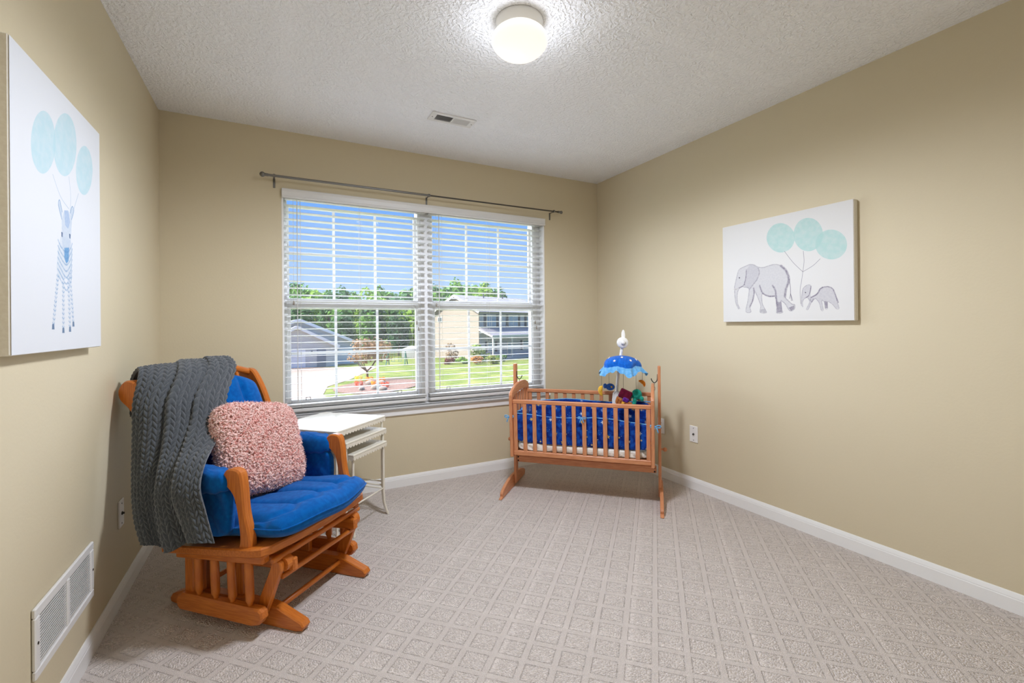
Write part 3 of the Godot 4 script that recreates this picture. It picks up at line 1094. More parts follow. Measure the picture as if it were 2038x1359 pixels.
func side_xf(x: float) -> Transform3D:   # a profile drawn in (forward, up) set at lateral place x
	return Transform3D(Basis(Vector3(0, 0, 1), Vector3(0, 1, 0), Vector3(-1, 0, 0)), Vector3(x, 0, 0))


func glider() -> void:
	var t := thing("glider_chair", "honey wood glider chair with blue cushions", "chair", CHAIR, 45.0)
	var tilt := 0.095
	for s in [-1, 1]:
		# base runner
		var b := MB.new()
		b.extrude(PackedVector2Array([Vector2(-0.325, 0.004), Vector2(-0.30, 0.0), Vector2(0.325, 0.0), Vector2(0.352, 0.006), Vector2(0.360, 0.022), Vector2(0.350, 0.036), Vector2(0.235, 0.076), Vector2(0.20, 0.082), Vector2(-0.18, 0.082), Vector2(-0.22, 0.076), Vector2(-0.318, 0.038), Vector2(-0.330, 0.022)]), -0.0215, 0.0215, 0.004, side_xf(s * 0.195))
		part(b.mesh(), "runner", M.honey_z, t)
		# fixed upright and rail of the base
		for z in [-0.15, 0.02]:
			part(bar(Vector3(0.024, 0.135, 0.05), 0.004), "base_post", M.honey_y, t, at(s * 0.186, 0.148, z))
		part(bar(Vector3(0.026, 0.05, 0.46), 0.006), "base_rail", M.honey_z, t, Transform3D(Basis(Vector3.RIGHT, -0.05), Vector3(s * 0.186, 0.232, 0.075)))
		# swing arms
		b = MB.new()
		var lean := Transform3D(Basis(Vector3.RIGHT, 0.40), Vector3(s * 0.232, 0.168, 0.226))
		b.extrude(spline2([Vector2(-0.026, -0.105), Vector2(-0.022, 0.06), Vector2(-0.025, 0.085), Vector2(-0.012, 0.110), Vector2(0.012, 0.110), Vector2(0.026, 0.085), Vector2(0.023, 0.06), Vector2(0.024, -0.10), Vector2(0.0, -0.122)], 3), -0.011, 0.011, 0.003, lean * side_xf(0))
		part(b.mesh(), "swing_arm", M.honey_y, t)
		b = MB.new()
		b.box(Vector3(s * 0.232, 0.185, -0.135), Vector3(0.02, 0.17, 0.05), 0.005)
		part(b.mesh(), "swing_arm", M.honey_y, t)
		# pivot knuckle
		b = MB.new()
		b.tube([Vector3(s * 0.222, 0.252, 0.272), Vector3(s * 0.188, 0.252, 0.272)], 0.027, 20)
		var piv := part(b.mesh(), "pivot_block", M.honey_x, t)
		b = MB.new()
		b.tube([Vector3(s * 0.19, 0.252, 0.272), Vector3(s * 0.186, 0.252, 0.272)], 0.008, 10)
		part(b.mesh(), "bolt", M.steel_dark, piv)
		# hanging side panel with spindles
		b = MB.new()
		b.extrude(PackedVector2Array([Vector2(-0.175, 0.040), Vector2(0.185, 0.040), Vector2(0.222, 0.050), Vector2(0.240, 0.075), Vector2(0.236, 0.098), Vector2(0.222, 0.108), Vector2(-0.168, 0.108), Vector2(-0.188, 0.096), Vector2(-0.196, 0.075), Vector2(-0.190, 0.052)]), -0.0185, 0.0185, 0.006, side_xf(s * 0.272))
		part(b.mesh(), "side_rail", M.honey_z, t)
		part(bar(Vector3(0.036, 0.032, 0.44), 0.004), "upper_side_rail", M.honey_z, t, Transform3D(Basis(Vector3.RIGHT, -tilt * 0.8), Vector3(s * 0.272, 0.278, 0.025)))
		for k in 4:
			var z := -0.085 + k * 0.086
			var sp := MB.new()
			var top := 0.262 + (z + 0.1) * 0.09
			sp.lathe([Vector2(0.0, 0.100), Vector2(0.0085, 0.100), Vector2(0.0105, 0.118), Vector2(0.0155, 0.128), Vector2(0.0165, 0.20), Vector2(0.0150, top - 0.012), Vector2(0.012, top), Vector2(0, top)], 14)
			part(sp.mesh(), "spindle", M.honey_y, t, Transform3D(Basis(Vector3.RIGHT, -0.05), Vector3(s * 0.272, 0.0, z)))
		part(bar(Vector3(0.02, 0.165, 0.048), 0.004), "panel_post", M.honey_y, t, at(s * 0.258, 0.182, -0.152))
		# arm post in front, an S curve
		b = MB.new()
		b.extrude(spline2([Vector2(0.142, 0.330), Vector2(0.150, 0.372), Vector2(0.140, 0.450), Vector2(0.120, 0.525), Vector2(0.076, 0.568), Vector2(0.066, 0.596), Vector2(0.086, 0.622), Vector2(0.122, 0.629), Vector2(0.152, 0.616), Vector2(0.164, 0.562), Vector2(0.174, 0.470), Vector2(0.196, 0.385), Vector2(0.200, 0.335)], 5), -0.019, 0.019, 0.006, side_xf(s * 0.284))
		part(b.mesh(), "arm_post", M.honey_y, t)
		# padded arm and its skirt
		var pd := pad(Vector3(0.045, 0.048, 0.175), 40, 16, 0.5, 0.6, func(q: Vector3) -> Vector3: return Vector3(0, 0.003 * sin(q.z * 19.0 + q.x * 3.0) + 0.002 * sin(q.z * 31.0), 0))
		part(pd, "arm_pad", M.blue, t, at(s * 0.288, 0.573, -0.080))
		var sk := pad(Vector3(0.022, 0.095, 0.165), 40, 20, 0.35, 0.35, func(q: Vector3) -> Vector3: return Vector3(0.004 * sin(q.z * 8.0 + q.y * 5.0) + 0.003 * sin(q.z * 17.0 - q.y * 6.0), 0, 0))
		part(sk, "arm_skirt", M.blue, t, at(s * 0.284, 0.455, -0.07))
		# back post, curling backwards at the top
		b = MB.new()
		b.extrude(spline2([Vector2(-0.175, 0.31), Vector2(-0.215, 0.50), Vector2(-0.270, 0.68), Vector2(-0.310, 0.79), Vector2(-0.350, 0.87), Vector2(-0.388, 0.925), Vector2(-0.420, 0.945), Vector2(-0.466, 0.942), Vector2(-0.500, 0.906), Vector2(-0.490, 0.862), Vector2(-0.425, 0.815), Vector2(-0.365, 0.72), Vector2(-0.305, 0.55), Vector2(-0.255, 0.31)], 5), -0.017, 0.017, 0.006, side_xf(s * 0.285))
		part(b.mesh(), "back_post", M.honey_y, t)
	# seat deck with rounded front corners and a bowed front
	var deck := [Vector2(-0.315, -0.235), Vector2(0.315, -0.235), Vector2(0.318, 0.10), Vector2(0.316, 0.215), Vector2(0.305, 0.255), Vector2(0.275, 0.278), Vector2(0.18, 0.296), Vector2(0.0, 0.306), Vector2(-0.18, 0.296), Vector2(-0.275, 0.278), Vector2(-0.305, 0.255), Vector2(-0.316, 0.215), Vector2(-0.318, 0.10)]
	var dk := MB.new()
	dk.extrude(PackedVector2Array(deck), -0.016, 0.016, 0.005, Transform3D(Basis(Vector3(1, 0, 0), Vector3(0, 0, 1), Vector3(0, -1, 0)), Vector3.ZERO))
	part(dk.mesh(), "seat_deck", M.honey_x, t, Transform3D(Basis(Vector3.RIGHT, -tilt), Vector3(0, 0.308, 0.0)))
	# rods between the two sides
	for q in [[0.056, 0.215, 0.176, 0.011], [0.205, 0.268, 0.222, 0.0105], [0.281, 0.262, 0.262, 0.011]]:
		part(rod_mesh(q[2] * 2, q[3], 14), "rod", M.honey_x, t, at(0, q[0], q[1]))
	part(rod_mesh(0.36, 0.011, 14), "rod", M.honey_x, t, at(0, 0.05, -0.24))
	for x in [-0.1, 0.1]:
		part(bar(Vector3(0.02, 0.14, 0.02), 0.004), "cross_post", M.honey_y, t, at(x, 0.15, -0.13))
	part(bar(Vector3(0.37, 0.05, 0.022), 0.004), "cross_rail", M.honey_x, t, at(0, 0.215, -0.13))
	# bowed top rail of the back
	var tr := MB.new()
	tr.tube(spline([Vector3(-0.285, 0.925, -0.430), Vector3(-0.15, 0.963, -0.437), Vector3(0, 0.974, -0.44), Vector3(0.15, 0.963, -0.437), Vector3(0.285, 0.925, -0.430)], 6), 0.0175, 14)
	part(tr.mesh(), "top_rail", M.honey_x, t)
	part(bar(Vector3(0.54, 0.05, 0.022), 0.005), "lower_back_rail", M.honey_x, t, at(0, 0.40, -0.235))
	for k in 5:
		var x := -0.2 + k * 0.1
		part(rod_mesh(0.55, 0.009, 10), "back_spindle", M.honey_x, t, along(Vector3(x, 0.41, -0.238), Vector3(x, 0.952 - absf(x) * 0.06, -0.432)))
	# seat cushion with stitched channels that fan out to the front
	var seat_bump := func(x: float, z: float, y: float) -> Vector3:
		var p := Vector3(0, 0, 0.050 * (1.0 - x * x) * maxf(z, 0.0))
		var fan := x * (1.0 + 0.14 * z)
		var c := absf(fposmod(fan * 2.0 + 0.5, 1.0) - 0.5) * 2.0      # 0 on a seam, 1 between two
		var arch := absf(z - (0.62 + 0.16 * sqrt(c)))                  # a cross seam near the front
		if y > 0.0:
			p.y -= 0.020 * pow(1.0 - c, 6.0) * smoothstep(0.86, 0.6, absf(z)) + 0.010 * smoothstep(0.10, 0.0, arch) * smoothstep(0.0, 0.3, c)
			p.y -= 0.010 * (1.0 - absf(x)) * smoothstep(0.5, -0.5, z)
		p.y += 0.004 * sin(x * 6.0 + z * 4.0)
		return p
	var cush := part(cushion(Vector3(0.276, 0.060, 0.264), 110, 90, 0.42, 0.05, seat_bump), "seat_cushion", M.blue, t, Transform3D(Basis(Vector3.RIGHT, -tilt), Vector3(0, 0.385, 0.056)))
	var pipe := MB.new()
	var loop := []
	for k in 97:
		var a := k / 24.0
		var e := Vector2(-1 + 2 * a, 1) if a < 1 else Vector2(1, 3 - 2 * a) if a < 2 else Vector2(5 - 2 * a, -1) if a < 3 else Vector2(-1, 2 * a - 7)
		loop.append(Vector3(e.x * 0.276 * (1.0 - 0.05 * pow(absf(e.y), 4.0)), 0, e.y * 0.264 * (1.0 - 0.05 * pow(absf(e.x), 4.0))) + seat_bump.call(e.x, e.y, 0.0))
	pipe.tube(loop, 0.0034, 8, false)
	part(pipe.mesh(), "piping", M.blue, cush)
	var back_bump := func(x: float, z: float, y: float) -> Vector3:
		var c := absf(fposmod(x * 2.0 + 0.5, 1.0) - 0.5) * 2.0
		return Vector3(0, -0.022 * pow(1.0 - c, 5.0) * y * smoothstep(1.0, 0.7, absf(z)), 0.045 * x * x * maxf(-z, 0.0))
	part(cushion(Vector3(0.252, 0.052, 0.285), 90, 60, 0.42, 0.06, back_bump), "back_cushion", M.blue, t, Transform3D(Basis(Vector3.RIGHT, deg_to_rad(90.0 - 18.5)), Vector3(0, 0.668, -0.284)))


func pillow() -> void:
	var t := thing("shag_pillow", "square pink shaggy pillow leaning on the glider chair", "pillow", CHAIR, 45.0)
	var h := Vector3(0.196, 0.066, 0.190)
	var core := pad(h, 64, 32, 0.36, 0.72)
	var xf := Transform3D(Basis(Vector3.RIGHT, deg_to_rad(90.0 - 24.0)) * Basis(Vector3.UP, deg_to_rad(-10.0)), Vector3(0.014, 0.622, -0.080))
	part(core, "cover", M.pink, t, xf)
	var tuft := MB.new()
	for k in 3:
		var a := TAU * k / 3 + 0.4
		var d := Vector3(cos(a), 0, sin(a))
		tuft.tube([d * 0.001, d * 0.005 + Vector3(0, 0.009, 0), d * 0.011 + Vector3(0, 0.015, 0), d * 0.017 + Vector3(0, 0.015, 0), d * 0.020 + Vector3(0, 0.011, 0)], [0.0026, 0.0036, 0.0038, 0.0032, 0.0012], 6, false)
	for k in 2:
		var a := TAU * k / 2 + 1.3
		var d := Vector3(cos(a), 0, sin(a))
		tuft.tube([d * 0.002, d * 0.006 + Vector3(0, 0.016, 0), d * 0.010 + Vector3(0, 0.028, 0)], [0.0011, 0.0009, 0.0003], 4, false)
	var mm := MultiMesh.new()
	mm.transform_format = MultiMesh.TRANSFORM_3D
	mm.use_colors = true
	mm.mesh = tuft.mesh()
	var arr := core.surface_get_arrays(0)
	var v: PackedVector3Array = arr[Mesh.ARRAY_VERTEX]
	var n: PackedVector3Array = arr[Mesh.ARRAY_NORMAL]
	var idx: PackedInt32Array = arr[Mesh.ARRAY_INDEX]
	var areas := []
	var total := 0.0
	for k in range(0, idx.size(), 3):
		total += (v[idx[k + 1]] - v[idx[k]]).cross(v[idx[k + 2]] - v[idx[k]]).length()
		areas.append(total)
	var count := 6400
	mm.instance_count = count
	for i in count:
		var k: int = areas.bsearch(rng.randf() * total) * 3
		k = mini(k, idx.size() - 3)
		var r1 := sqrt(rng.randf())
		var r2 := rng.randf()
		var p := v[idx[k]] * (1 - r1) + v[idx[k + 1]] * (r1 * (1 - r2)) + v[idx[k + 2]] * (r1 * r2)
		var nn := (n[idx[k]] + Vector3(rng.randf_range(-0.55, 0.55), rng.randf_range(-0.55, 0.55), rng.randf_range(-0.55, 0.55))).normalized()
		var side := nn.cross(Vector3(rng.randf() - 0.5, rng.randf() - 0.5, rng.randf() - 0.5)).normalized()
		var s := rng.randf_range(0.62, 0.98)
		mm.set_instance_transform(i, Transform3D(Basis(side, nn, side.cross(nn)) * s, p - n[idx[k]] * 0.003))
		var c := Color8(238, 190, 180).lerp(Color8(248, 218, 210), rng.randf())
		if rng.randf() < 0.12:
			c = Color8(224, 158, 148)
		mm.set_instance_color(i, c.srgb_to_linear())
	var pile := MultiMeshInstance3D.new()
	pile.name = "shag_pile"
	pile.multimesh = mm
	pile.material_override = M.shag
	pile.transform = xf
	pile.set_meta("kind", "stuff")
	t.add_child(pile)


func blanket() -> void:
	var t := thing("throw_blanket", "dark grey plush throw with a woven chevron texture over the glider chair", "blanket", CHAIR, 45.0)
	# rows from behind the top rail, over it, down the front of the back and the outside of the near arm: left edge, right edge, bulge
	var rows := [
		[Vector3(-0.235, 0.78, -0.530), Vector3(0.165, 0.79, -0.530), 0.0],
		[Vector3(-0.240, 0.87, -0.527), Vector3(0.168, 0.88, -0.527), 0.0],
		[Vector3(-0.246, 0.950, -0.505), Vector3(0.168, 0.958, -0.502), 0.0],
		[Vector3(-0.255, 0.990, -0.450), Vector3(0.168, 1.003, -0.445), 0.0],
		[Vector3(-0.290, 0.940, -0.398), Vector3(0.150, 0.965, -0.375), 0.048],
		[Vector3(-0.314, 0.850, -0.386), Vector3(0.030, 0.855, -0.292), 0.074],
		[Vector3(-0.322, 0.750, -0.376), Vector3(-0.045, 0.752, -0.225), 0.066],
		[Vector3(-0.332, 0.655, -0.364), Vector3(-0.160, 0.682, -0.130), 0.042],
		[Vector3(-0.340, 0.565, -0.352), Vector3(-0.282, 0.648, -0.030), 0.022],
		[Vector3(-0.348, 0.480, -0.336), Vector3(-0.350, 0.575, 0.022), 0.012],
		[Vector3(-0.350, 0.395, -0.320), Vector3(-0.352, 0.485, 0.052), 0.010],
		[Vector3(-0.350, 0.305, -0.288), Vector3(-0.352, 0.382, 0.094), 0.008],
	]
	var lefts := []
	var rights := []
	var bulge := []
	for r in rows:
		lefts.append(r[0])
		rights.append(r[1])
		bulge.append(Vector2(r[2], 0))
	var n_rows := rows.size() - 1
	var pick := func(a: Array, v: float):
		var x := clampf(v, 0.0, 1.0) * n_rows
		var i := mini(int(x), n_rows - 1)
		return a[i].cubic_interpolate(a[i + 1], a[maxi(i - 1, 0)], a[mini(i + 2, n_rows)], x - i)
	var towards := Vector3(-0.75, 0.12, 0.66).normalized()
	var base := func(u: float, v: float) -> Vector3:
		var l: Vector3 = pick.call(lefts, v)
		var r: Vector3 = pick.call(rights, v)
		var bl: Vector2 = pick.call(bulge, v)
		var p := l.lerp(r, u) + towards * (bl.x * pow(sin(PI * clampf(u, 0.001, 0.999)), 0.55))
		var front := smoothstep(0.2, 0.34, v)
		# pleats: each laps over the next
		var c1 := 0.43 - 0.05 * v
		var c2 := 0.71 - 0.06 * v + 0.03 * sin(v * 7.0)
		var k := 0.0
		if u < c1:
			k = 0.30 * sin(u / c1 * PI)
		elif u < c2:
			k = 0.35 + 0.65 * pow(1.0 - (u - c1) / (c2 - c1), 0.7) - 0.35 * smoothstep(c1 + 0.03, c1, u)
		else:
			k = 0.55 + 0.55 * pow(1.0 - (u - c2) / (1.0 - c2), 0.8) - 0.55 * smoothstep(c2 + 0.03, c2, u)
		var up := lerpf(0.55, 0.9, front)
		p += (towards * front + Vector3(0, 1, -0.3) * (1.0 - front) * 0.8) * (0.046 * k * up)
		p += towards * (0.006 * sin(u * 11.0 + v * 9.0) * front + 0.012 * sin(u * 17.0) * smoothstep(0.7, 1.0, v))
		p.y += 0.012 * sin(u * 9.0 + 1.0) * smoothstep(0.85, 1.0, v)
		return p
	var nu := 240
	var nv := 480
	var grid := []
	for j in nv + 1:
		var row := PackedVector3Array()
		for i in nu + 1:
			row.append(base.call(float(i) / nu, float(j) / nv))
		grid.append(row)
	# lengths along the cloth, so that the weave keeps its size
	var f := func(u: float, v: float) -> Vector3:
		var ring := u * 2.0
		var back := ring > 1.0
		var uu := 1.0 - (ring - 1.0) if back else ring
		var i := roundi(uu * nu)
		var j := roundi(v * nv)
		var p: Vector3 = grid[j][i]
		var du: Vector3 = grid[j][mini(i + 2, nu)] - grid[j][maxi(i - 2, 0)]
		var dv: Vector3 = grid[mini(j + 2, nv)][i] - grid[maxi(j - 2, 0)][i]
		var nrm := dv.cross(du).normalized()
		if nrm.dot(Vector3(-0.6, 0.7, 0.5) if j > nv * 0.2 else Vector3(0, 0.3, -1)) < 0.0:
			nrm = -nrm
		var x := uu * 0.46
		var y := v * 0.94
		var col := x / 0.0225
		var fx := fposmod(col, 1.0)
		var way := 1.0 if int(floor(col)) % 2 == 0 else -1.0
		var s := fposmod((y + way * (fx - 0.5) * 0.019) / 0.0205, 1.0)
		var lump := pow(maxf(sin(PI * s), 0.0), 0.45) * pow(maxf(sin(PI * clampf(fx, 0.02, 0.98)), 0.0), 0.35)
		return p + nrm * ((-0.010 if back else 0.0085 * lump) + 0.002)
	var m := sheet(nu * 2, nv, f, true, Vector3.ZERO)
	part(m, "woven_panel", M.throw, t)


func nesting_tables() -> void:
	var labels := ["tallest white scallop-edged nesting table under the window", "middle white scallop-edged nesting table tucked under the tallest one", "smallest white scallop-edged nesting table, lowest of the nest"]
	var sizes := [[0.462, 0.462, 0.600, 0.0, 0.0], [0.388, 0.395, 0.530, 0.008, 0.060], [0.328, 0.340, 0.455, 0.022, 0.100]]
	for q in 3:
		var w: float = sizes[q][0]
		var d: float = sizes[q][1]
		var y: float = sizes[q][2]
		var off := Vector3(sizes[q][3], 0, sizes[q][4])
		var t := thing("nesting_table", labels[q], "side table", Vector3(0.882, 0, 0.385) + Basis(Vector3.UP, PI / 4) * off, 45.0, "nest of white tables")
		part(bar(Vector3(w, 0.012, d), 0.003), "table_top", M.cream, t, at(0, y - 0.006, 0))
		# scalloped skirts on the four sides
		for side in 4:
			var len_: float = w if side % 2 == 0 else d
			var n := roundi(len_ / 0.026)
			var step := len_ / n
			var pts := PackedVector2Array([Vector2(-len_ / 2, 0.0)])
			for k in n:
				for j in 6:
					var a := PI * (j + (0.4 if j == 0 else 0.0)) / 5.0 if j < 5 else PI * 0.92
					pts.append(Vector2(-len_ / 2 + step * (k + 0.5) - cos(a) * step * 0.48, -0.010 - sin(a) * 0.0125))
			pts.append(Vector2(len_ / 2, 0.0))
			var b := MB.new()
			b.extrude(pts, -0.0015, 0.0015, 0.0)
			var turn := Basis(Vector3.UP, PI / 2 * side)
			var far: float = (d if side % 2 == 0 else w) / 2 - 0.0016
			part(b.mesh(), "scalloped_skirt", M.cream, t, Transform3D(turn, Vector3(0, y - 0.012, 0) + turn * Vector3(0, 0, far)))
		var r := 0.0072
		for sx in [-1, 1]:
			for sz in [-1, 1]:
				var x: float = sx * (w / 2 - 0.016)
				var z: float = sz * (d / 2 - 0.016)
				var o := Vector3(sx, 0, sz) * 0.5
				var b := MB.new()
				b.tube(spline([Vector3(x, y - 0.012, z), Vector3(x, 0.30, z), Vector3(x, 0.17, z), Vector3(x, 0.10, z) + o * 0.004, Vector3(x, 0.05, z) + o * 0.014, Vector3(x, 0.004, z) + o * 0.036, Vector3(x, 0.0, z) + o * 0.040], 4), r, 10)
				part(b.mesh(), "leg", M.cream, t)
		var sides := [[Vector3(-1, 0, -1), Vector3(1, 0, -1)], [Vector3(-1, 0, -1), Vector3(-1, 0, 1)], [Vector3(1, 0, -1), Vector3(1, 0, 1)]]
		if q == 2:
			sides.append([Vector3(-1, 0, 1), Vector3(1, 0, 1)])
		for e in sides:
			var k := Vector3(w / 2 - 0.016, 0, d / 2 - 0.016)
			var p0: Vector3 = e[0] * k + Vector3(0, 0.165 + 0.012 * (2 - q), 0)
			var p1: Vector3 = e[1] * k + Vector3(0, 0.165 + 0.012 * (2 - q), 0)
			part(rod_mesh(p0.distance_to(p1), 0.005, 8), "stretcher", M.cream, t, along(p0, p1))


# ---------------------------------------------------------------- cradle: local x along its length, z towards the room
const CRIB := Vector3(2.488, 0.0, 0.732)


func crib() -> void:
	var t := thing("cradle", "reddish oak wooden cradle with slatted sides on a stand", "cradle", CRIB, -45.0)
	for s in [-1, 1]:
		var b := MB.new()
		b.extrude(spline2([Vector2(-0.262, 0.0), Vector2(0.262, 0.0), Vector2(0.272, 0.015), Vector2(0.268, 0.040), Vector2(0.20, 0.066), Vector2(0.08, 0.085), Vector2(-0.08, 0.085), Vector2(-0.20, 0.066), Vector2(-0.268, 0.040), Vector2(-0.272, 0.015)], 3), -0.011, 0.011, 0.003, side_xf(s * 0.512))
		part(b.mesh(), "foot", M.oak_z, t)
		var post := part(bar(Vector3(0.019, 0.86, 0.048), 0.003), "post", M.oak_y, t, at(s * 0.491 + (0.012 if s > 0 else 0.0), 0.455, 0))
		# hook on the inner face and a short chain down to the basket
		b = MB.new()
		b.tube(spline([Vector3(-s * 0.010, 0.375, 0), Vector3(-s * 0.013, 0.335, 0), Vector3(-s * 0.030, 0.318, 0), Vector3(-s * 0.046, 0.332, 0), Vector3(-s * 0.050, 0.346, 0)], 5), 0.0032, 7)
		var hook := part(b.mesh(), "hook", M.plastic_dark, post)
		b = MB.new()
		for k in 3:
			var c := Vector3(-s * 0.031, 0.300 - k * 0.02, 0)
			var ring := []
			for j in 11:
				var a := TAU * j / 10
				ring.append(c + (Vector3(0, cos(a) * 0.013, sin(a) * 0.005) if k % 2 == 0 else Vector3(sin(a) * 0.005, cos(a) * 0.013, 0)))
			b.tube(ring, 0.0013, 5, false)
		part(b.mesh(), "chain", M.steel_dark, hook)
		b = MB.new()
		b.blob(Vector3(s * 0.536, 0.335, 0.0), Vector3(0.014, 0.014, 0.014), 14, 10)
		b.tube([Vector3(s * 0.498, 0.335, 0), Vector3(s * 0.528, 0.335, 0)], 0.006, 10)
		part(b.mesh(), "knob", M.oak_y, t)
		for y in [0.187, 0.212]:
			b = MB.new()
			b.tube([Vector3(s * 0.470, y, 0.011), Vector3(s * 0.470, y, 0.014)], 0.0055, 10)
			part(b.mesh(), "bolt", M.dark, t)
	part(bar(Vector3(0.962, 0.045, 0.021), 0.003), "stretcher", M.oak_x, t, at(0, 0.199, 0))
	# the basket hangs between the posts and is tilted a little towards the room
	var lean := Transform3D(Basis(Vector3.RIGHT, deg_to_rad(3.4)), Vector3.ZERO)
	var pivot := Vector3(0, 0.72, 0)
	var bx := Transform3D(Basis.IDENTITY, pivot) * lean * Transform3D(Basis.IDENTITY, -pivot)
	var slat := bar(Vector3(0.326, 0.0265, 0.011), 0.002)
	var up := Basis(Vector3(0, 1, 0), Vector3(-1, 0, 0), Vector3(0, 0, 1))
	for s in [-1, 1]:
		part(bar(Vector3(0.905, 0.026, 0.021), 0.004), "top_rail", M.oak_x, t, bx * at(0, 0.654, s * 0.196))
		part(bar(Vector3(0.905, 0.032, 0.021), 0.004), "bottom_rail", M.oak_x, t, bx * at(0, 0.300, s * 0.196))
		for k in 14:
			part(slat, "slat", M.oak_x, t, bx * Transform3D(up, Vector3(-0.436 + k * 0.0671, 0.478, s * 0.199)))
		# arched end panels
		var b := MB.new()
		b.extrude(spline2([Vector2(-0.222, 0.700), Vector2(-0.20, 0.722), Vector2(-0.12, 0.748), Vector2(0.0, 0.760), Vector2(0.12, 0.748), Vector2(0.20, 0.722), Vector2(0.222, 0.700)], 4) + PackedVector2Array([Vector2(0.222, 0.668), Vector2(0.12, 0.688), Vector2(0.0, 0.696), Vector2(-0.12, 0.688), Vector2(-0.222, 0.668)]), -0.0105, 0.0105, 0.004, bx * side_xf(s * 0.462))
		part(b.mesh(), "end_arch", M.oak_z, t)
		for e in [-1, 1]:
			part(bar(Vector3(0.021, 0.398, 0.036), 0.003), "end_stile", M.oak_y, t, bx * at(s * 0.462, 0.474, e * 0.204))
		for k in 5:
			part(bar(Vector3(0.011, 0.372, 0.03), 0.002), "end_slat", M.oak_y, t, bx * at(s * 0.462, 0.500, -0.132 + k * 0.066))
		part(bar(Vector3(0.021, 0.032, 0.372), 0.003), "end_rail", M.oak_z, t, bx * at(s * 0.462, 0.300, 0))
	part(bar(Vector3(0.90, 0.008, 0.37), 0.001), "base_board", M.oak_x, t, bx * at(0, 0.290, 0))
	# mattress in a wrinkled fitted sheet
	var wr := grain_noise(1.0, 12)
	var mt := thing("cradle_mattress", "thin mattress in a wrinkled cream sheet inside the cradle", "mattress", CRIB, -45.0)
	part(pad(Vector3(0.442, 0.036, 0.180), 150, 26, 0.22, 0.45, func(q: Vector3) -> Vector3:
		var k := absf(sin(q.x * 24.0 + q.y * 2.5 + 3.0 * wr.get_noise_1d(q.x * 3.0)))
		return Vector3(0, 0, signf(q.z) * (0.004 - 0.012 * pow(1.0 - k, 2.0)) * smoothstep(0.6, 1.0, absf(q.z)))), "fitted_sheet", M.sheet, mt, bx * at(0, 0.336, 0))
	# bumper: four padded panels with a star print, light blue piping and ties
	var star := std(Color.WHITE, 0.95, 0.2)
	star.albedo_texture = ImageTexture.create_from_image(star_print())
	star.uv1_triplanar = true
	star.uv1_scale = Vector3.ONE * 2.9
	star.rim_enabled = true
	star.rim = 0.25
	M.star = star
	var bp := thing("cradle_bumper", "blue star-print padded bumper with light blue ties inside the cradle", "crib bumper", CRIB, -45.0)
	for q in [[0.0, 0.168, 0.445, 0.0, 0.368, 0.556, "front"], [0.0, -0.168, 0.445, PI, 0.368, 0.600, "back"], [-0.432, 0.0, 0.155, -PI / 2, 0.368, 0.575, "end"], [0.432, 0.0, 0.155, PI / 2, 0.368, 0.575, "end"]]:
		var hh: float = (q[5] - q[4]) / 2
		var half: float = q[2]
		var turn := Basis(Vector3.UP, q[3])
		var xf := bx * Transform3D(turn, Vector3(q[0], (q[4] + q[5]) / 2, q[1]))
		var phase: float = q[3] * 2.0
		var panel := pad(Vector3(half, hh, 0.014), 120, 20, 0.16, 0.22, func(p: Vector3) -> Vector3:
			return Vector3(0, 0.008 * sin(p.x * 5.0 + phase) * maxf(p.y, 0.0) - 0.012 * maxf(p.x, 0.0) * maxf(p.y, 0.0), 0.004 * sin(p.x * 21.0 + phase) + 0.003 * sin(p.x * 9.0)))
		var pn := part(panel, "bumper_panel", M.star, bp, xf)
		var path := []
		for k in 41:
			var x := -1.0 + k / 20.0
			path.append(Vector3(x * half, hh + 0.008 * sin(x * 5.0 + phase) - 0.012 * maxf(x, 0.0), 0.004 * sin(x * 21.0 + phase) + 0.003 * sin(x * 9.0)))
		var pp := MB.new()
		pp.tube(path, 0.0038, 7)
		part(pp.mesh(), "piping", M.sky_blue, pn)
	for place in [Vector3(-0.478, 0.548, 0.205), Vector3(0.02, 0.566, 0.213), Vector3(0.478, 0.536, 0.213)]:
		var b := MB.new()
		var q := Vector3.ZERO
		for s in [-1, 1]:
			b.tube(spline([q, q + Vector3(s * 0.016, 0.012, 0.006), q + Vector3(s * 0.032, 0.010, 0.004), q + Vector3(s * 0.030, -0.004, 0.002), q + Vector3(s * 0.012, -0.004, 0.003), q], 3), 0.0042, 6)
			b.tube(spline([q, q + Vector3(s * 0.010, -0.016, 0.006), q + Vector3(s * 0.018, -0.040, 0.004)], 3), [0.003, 0.0036, 0.004, 0.004, 0.0044, 0.0046, 0.003], 6)
		b.blob(q + Vector3(0, 0, 0.003), Vector3(0.008, 0.007, 0.006), 10, 6)
		b.tube([q, q + Vector3(0, 0, -0.03)], 0.0032, 6)
		part(b.mesh(), "tie_bow", M.sky_blue, bp, bx * Transform3D(Basis.from_scale(Vector3.ONE * (0.72 if absf(place.x) < 0.1 else 0.9)), place))


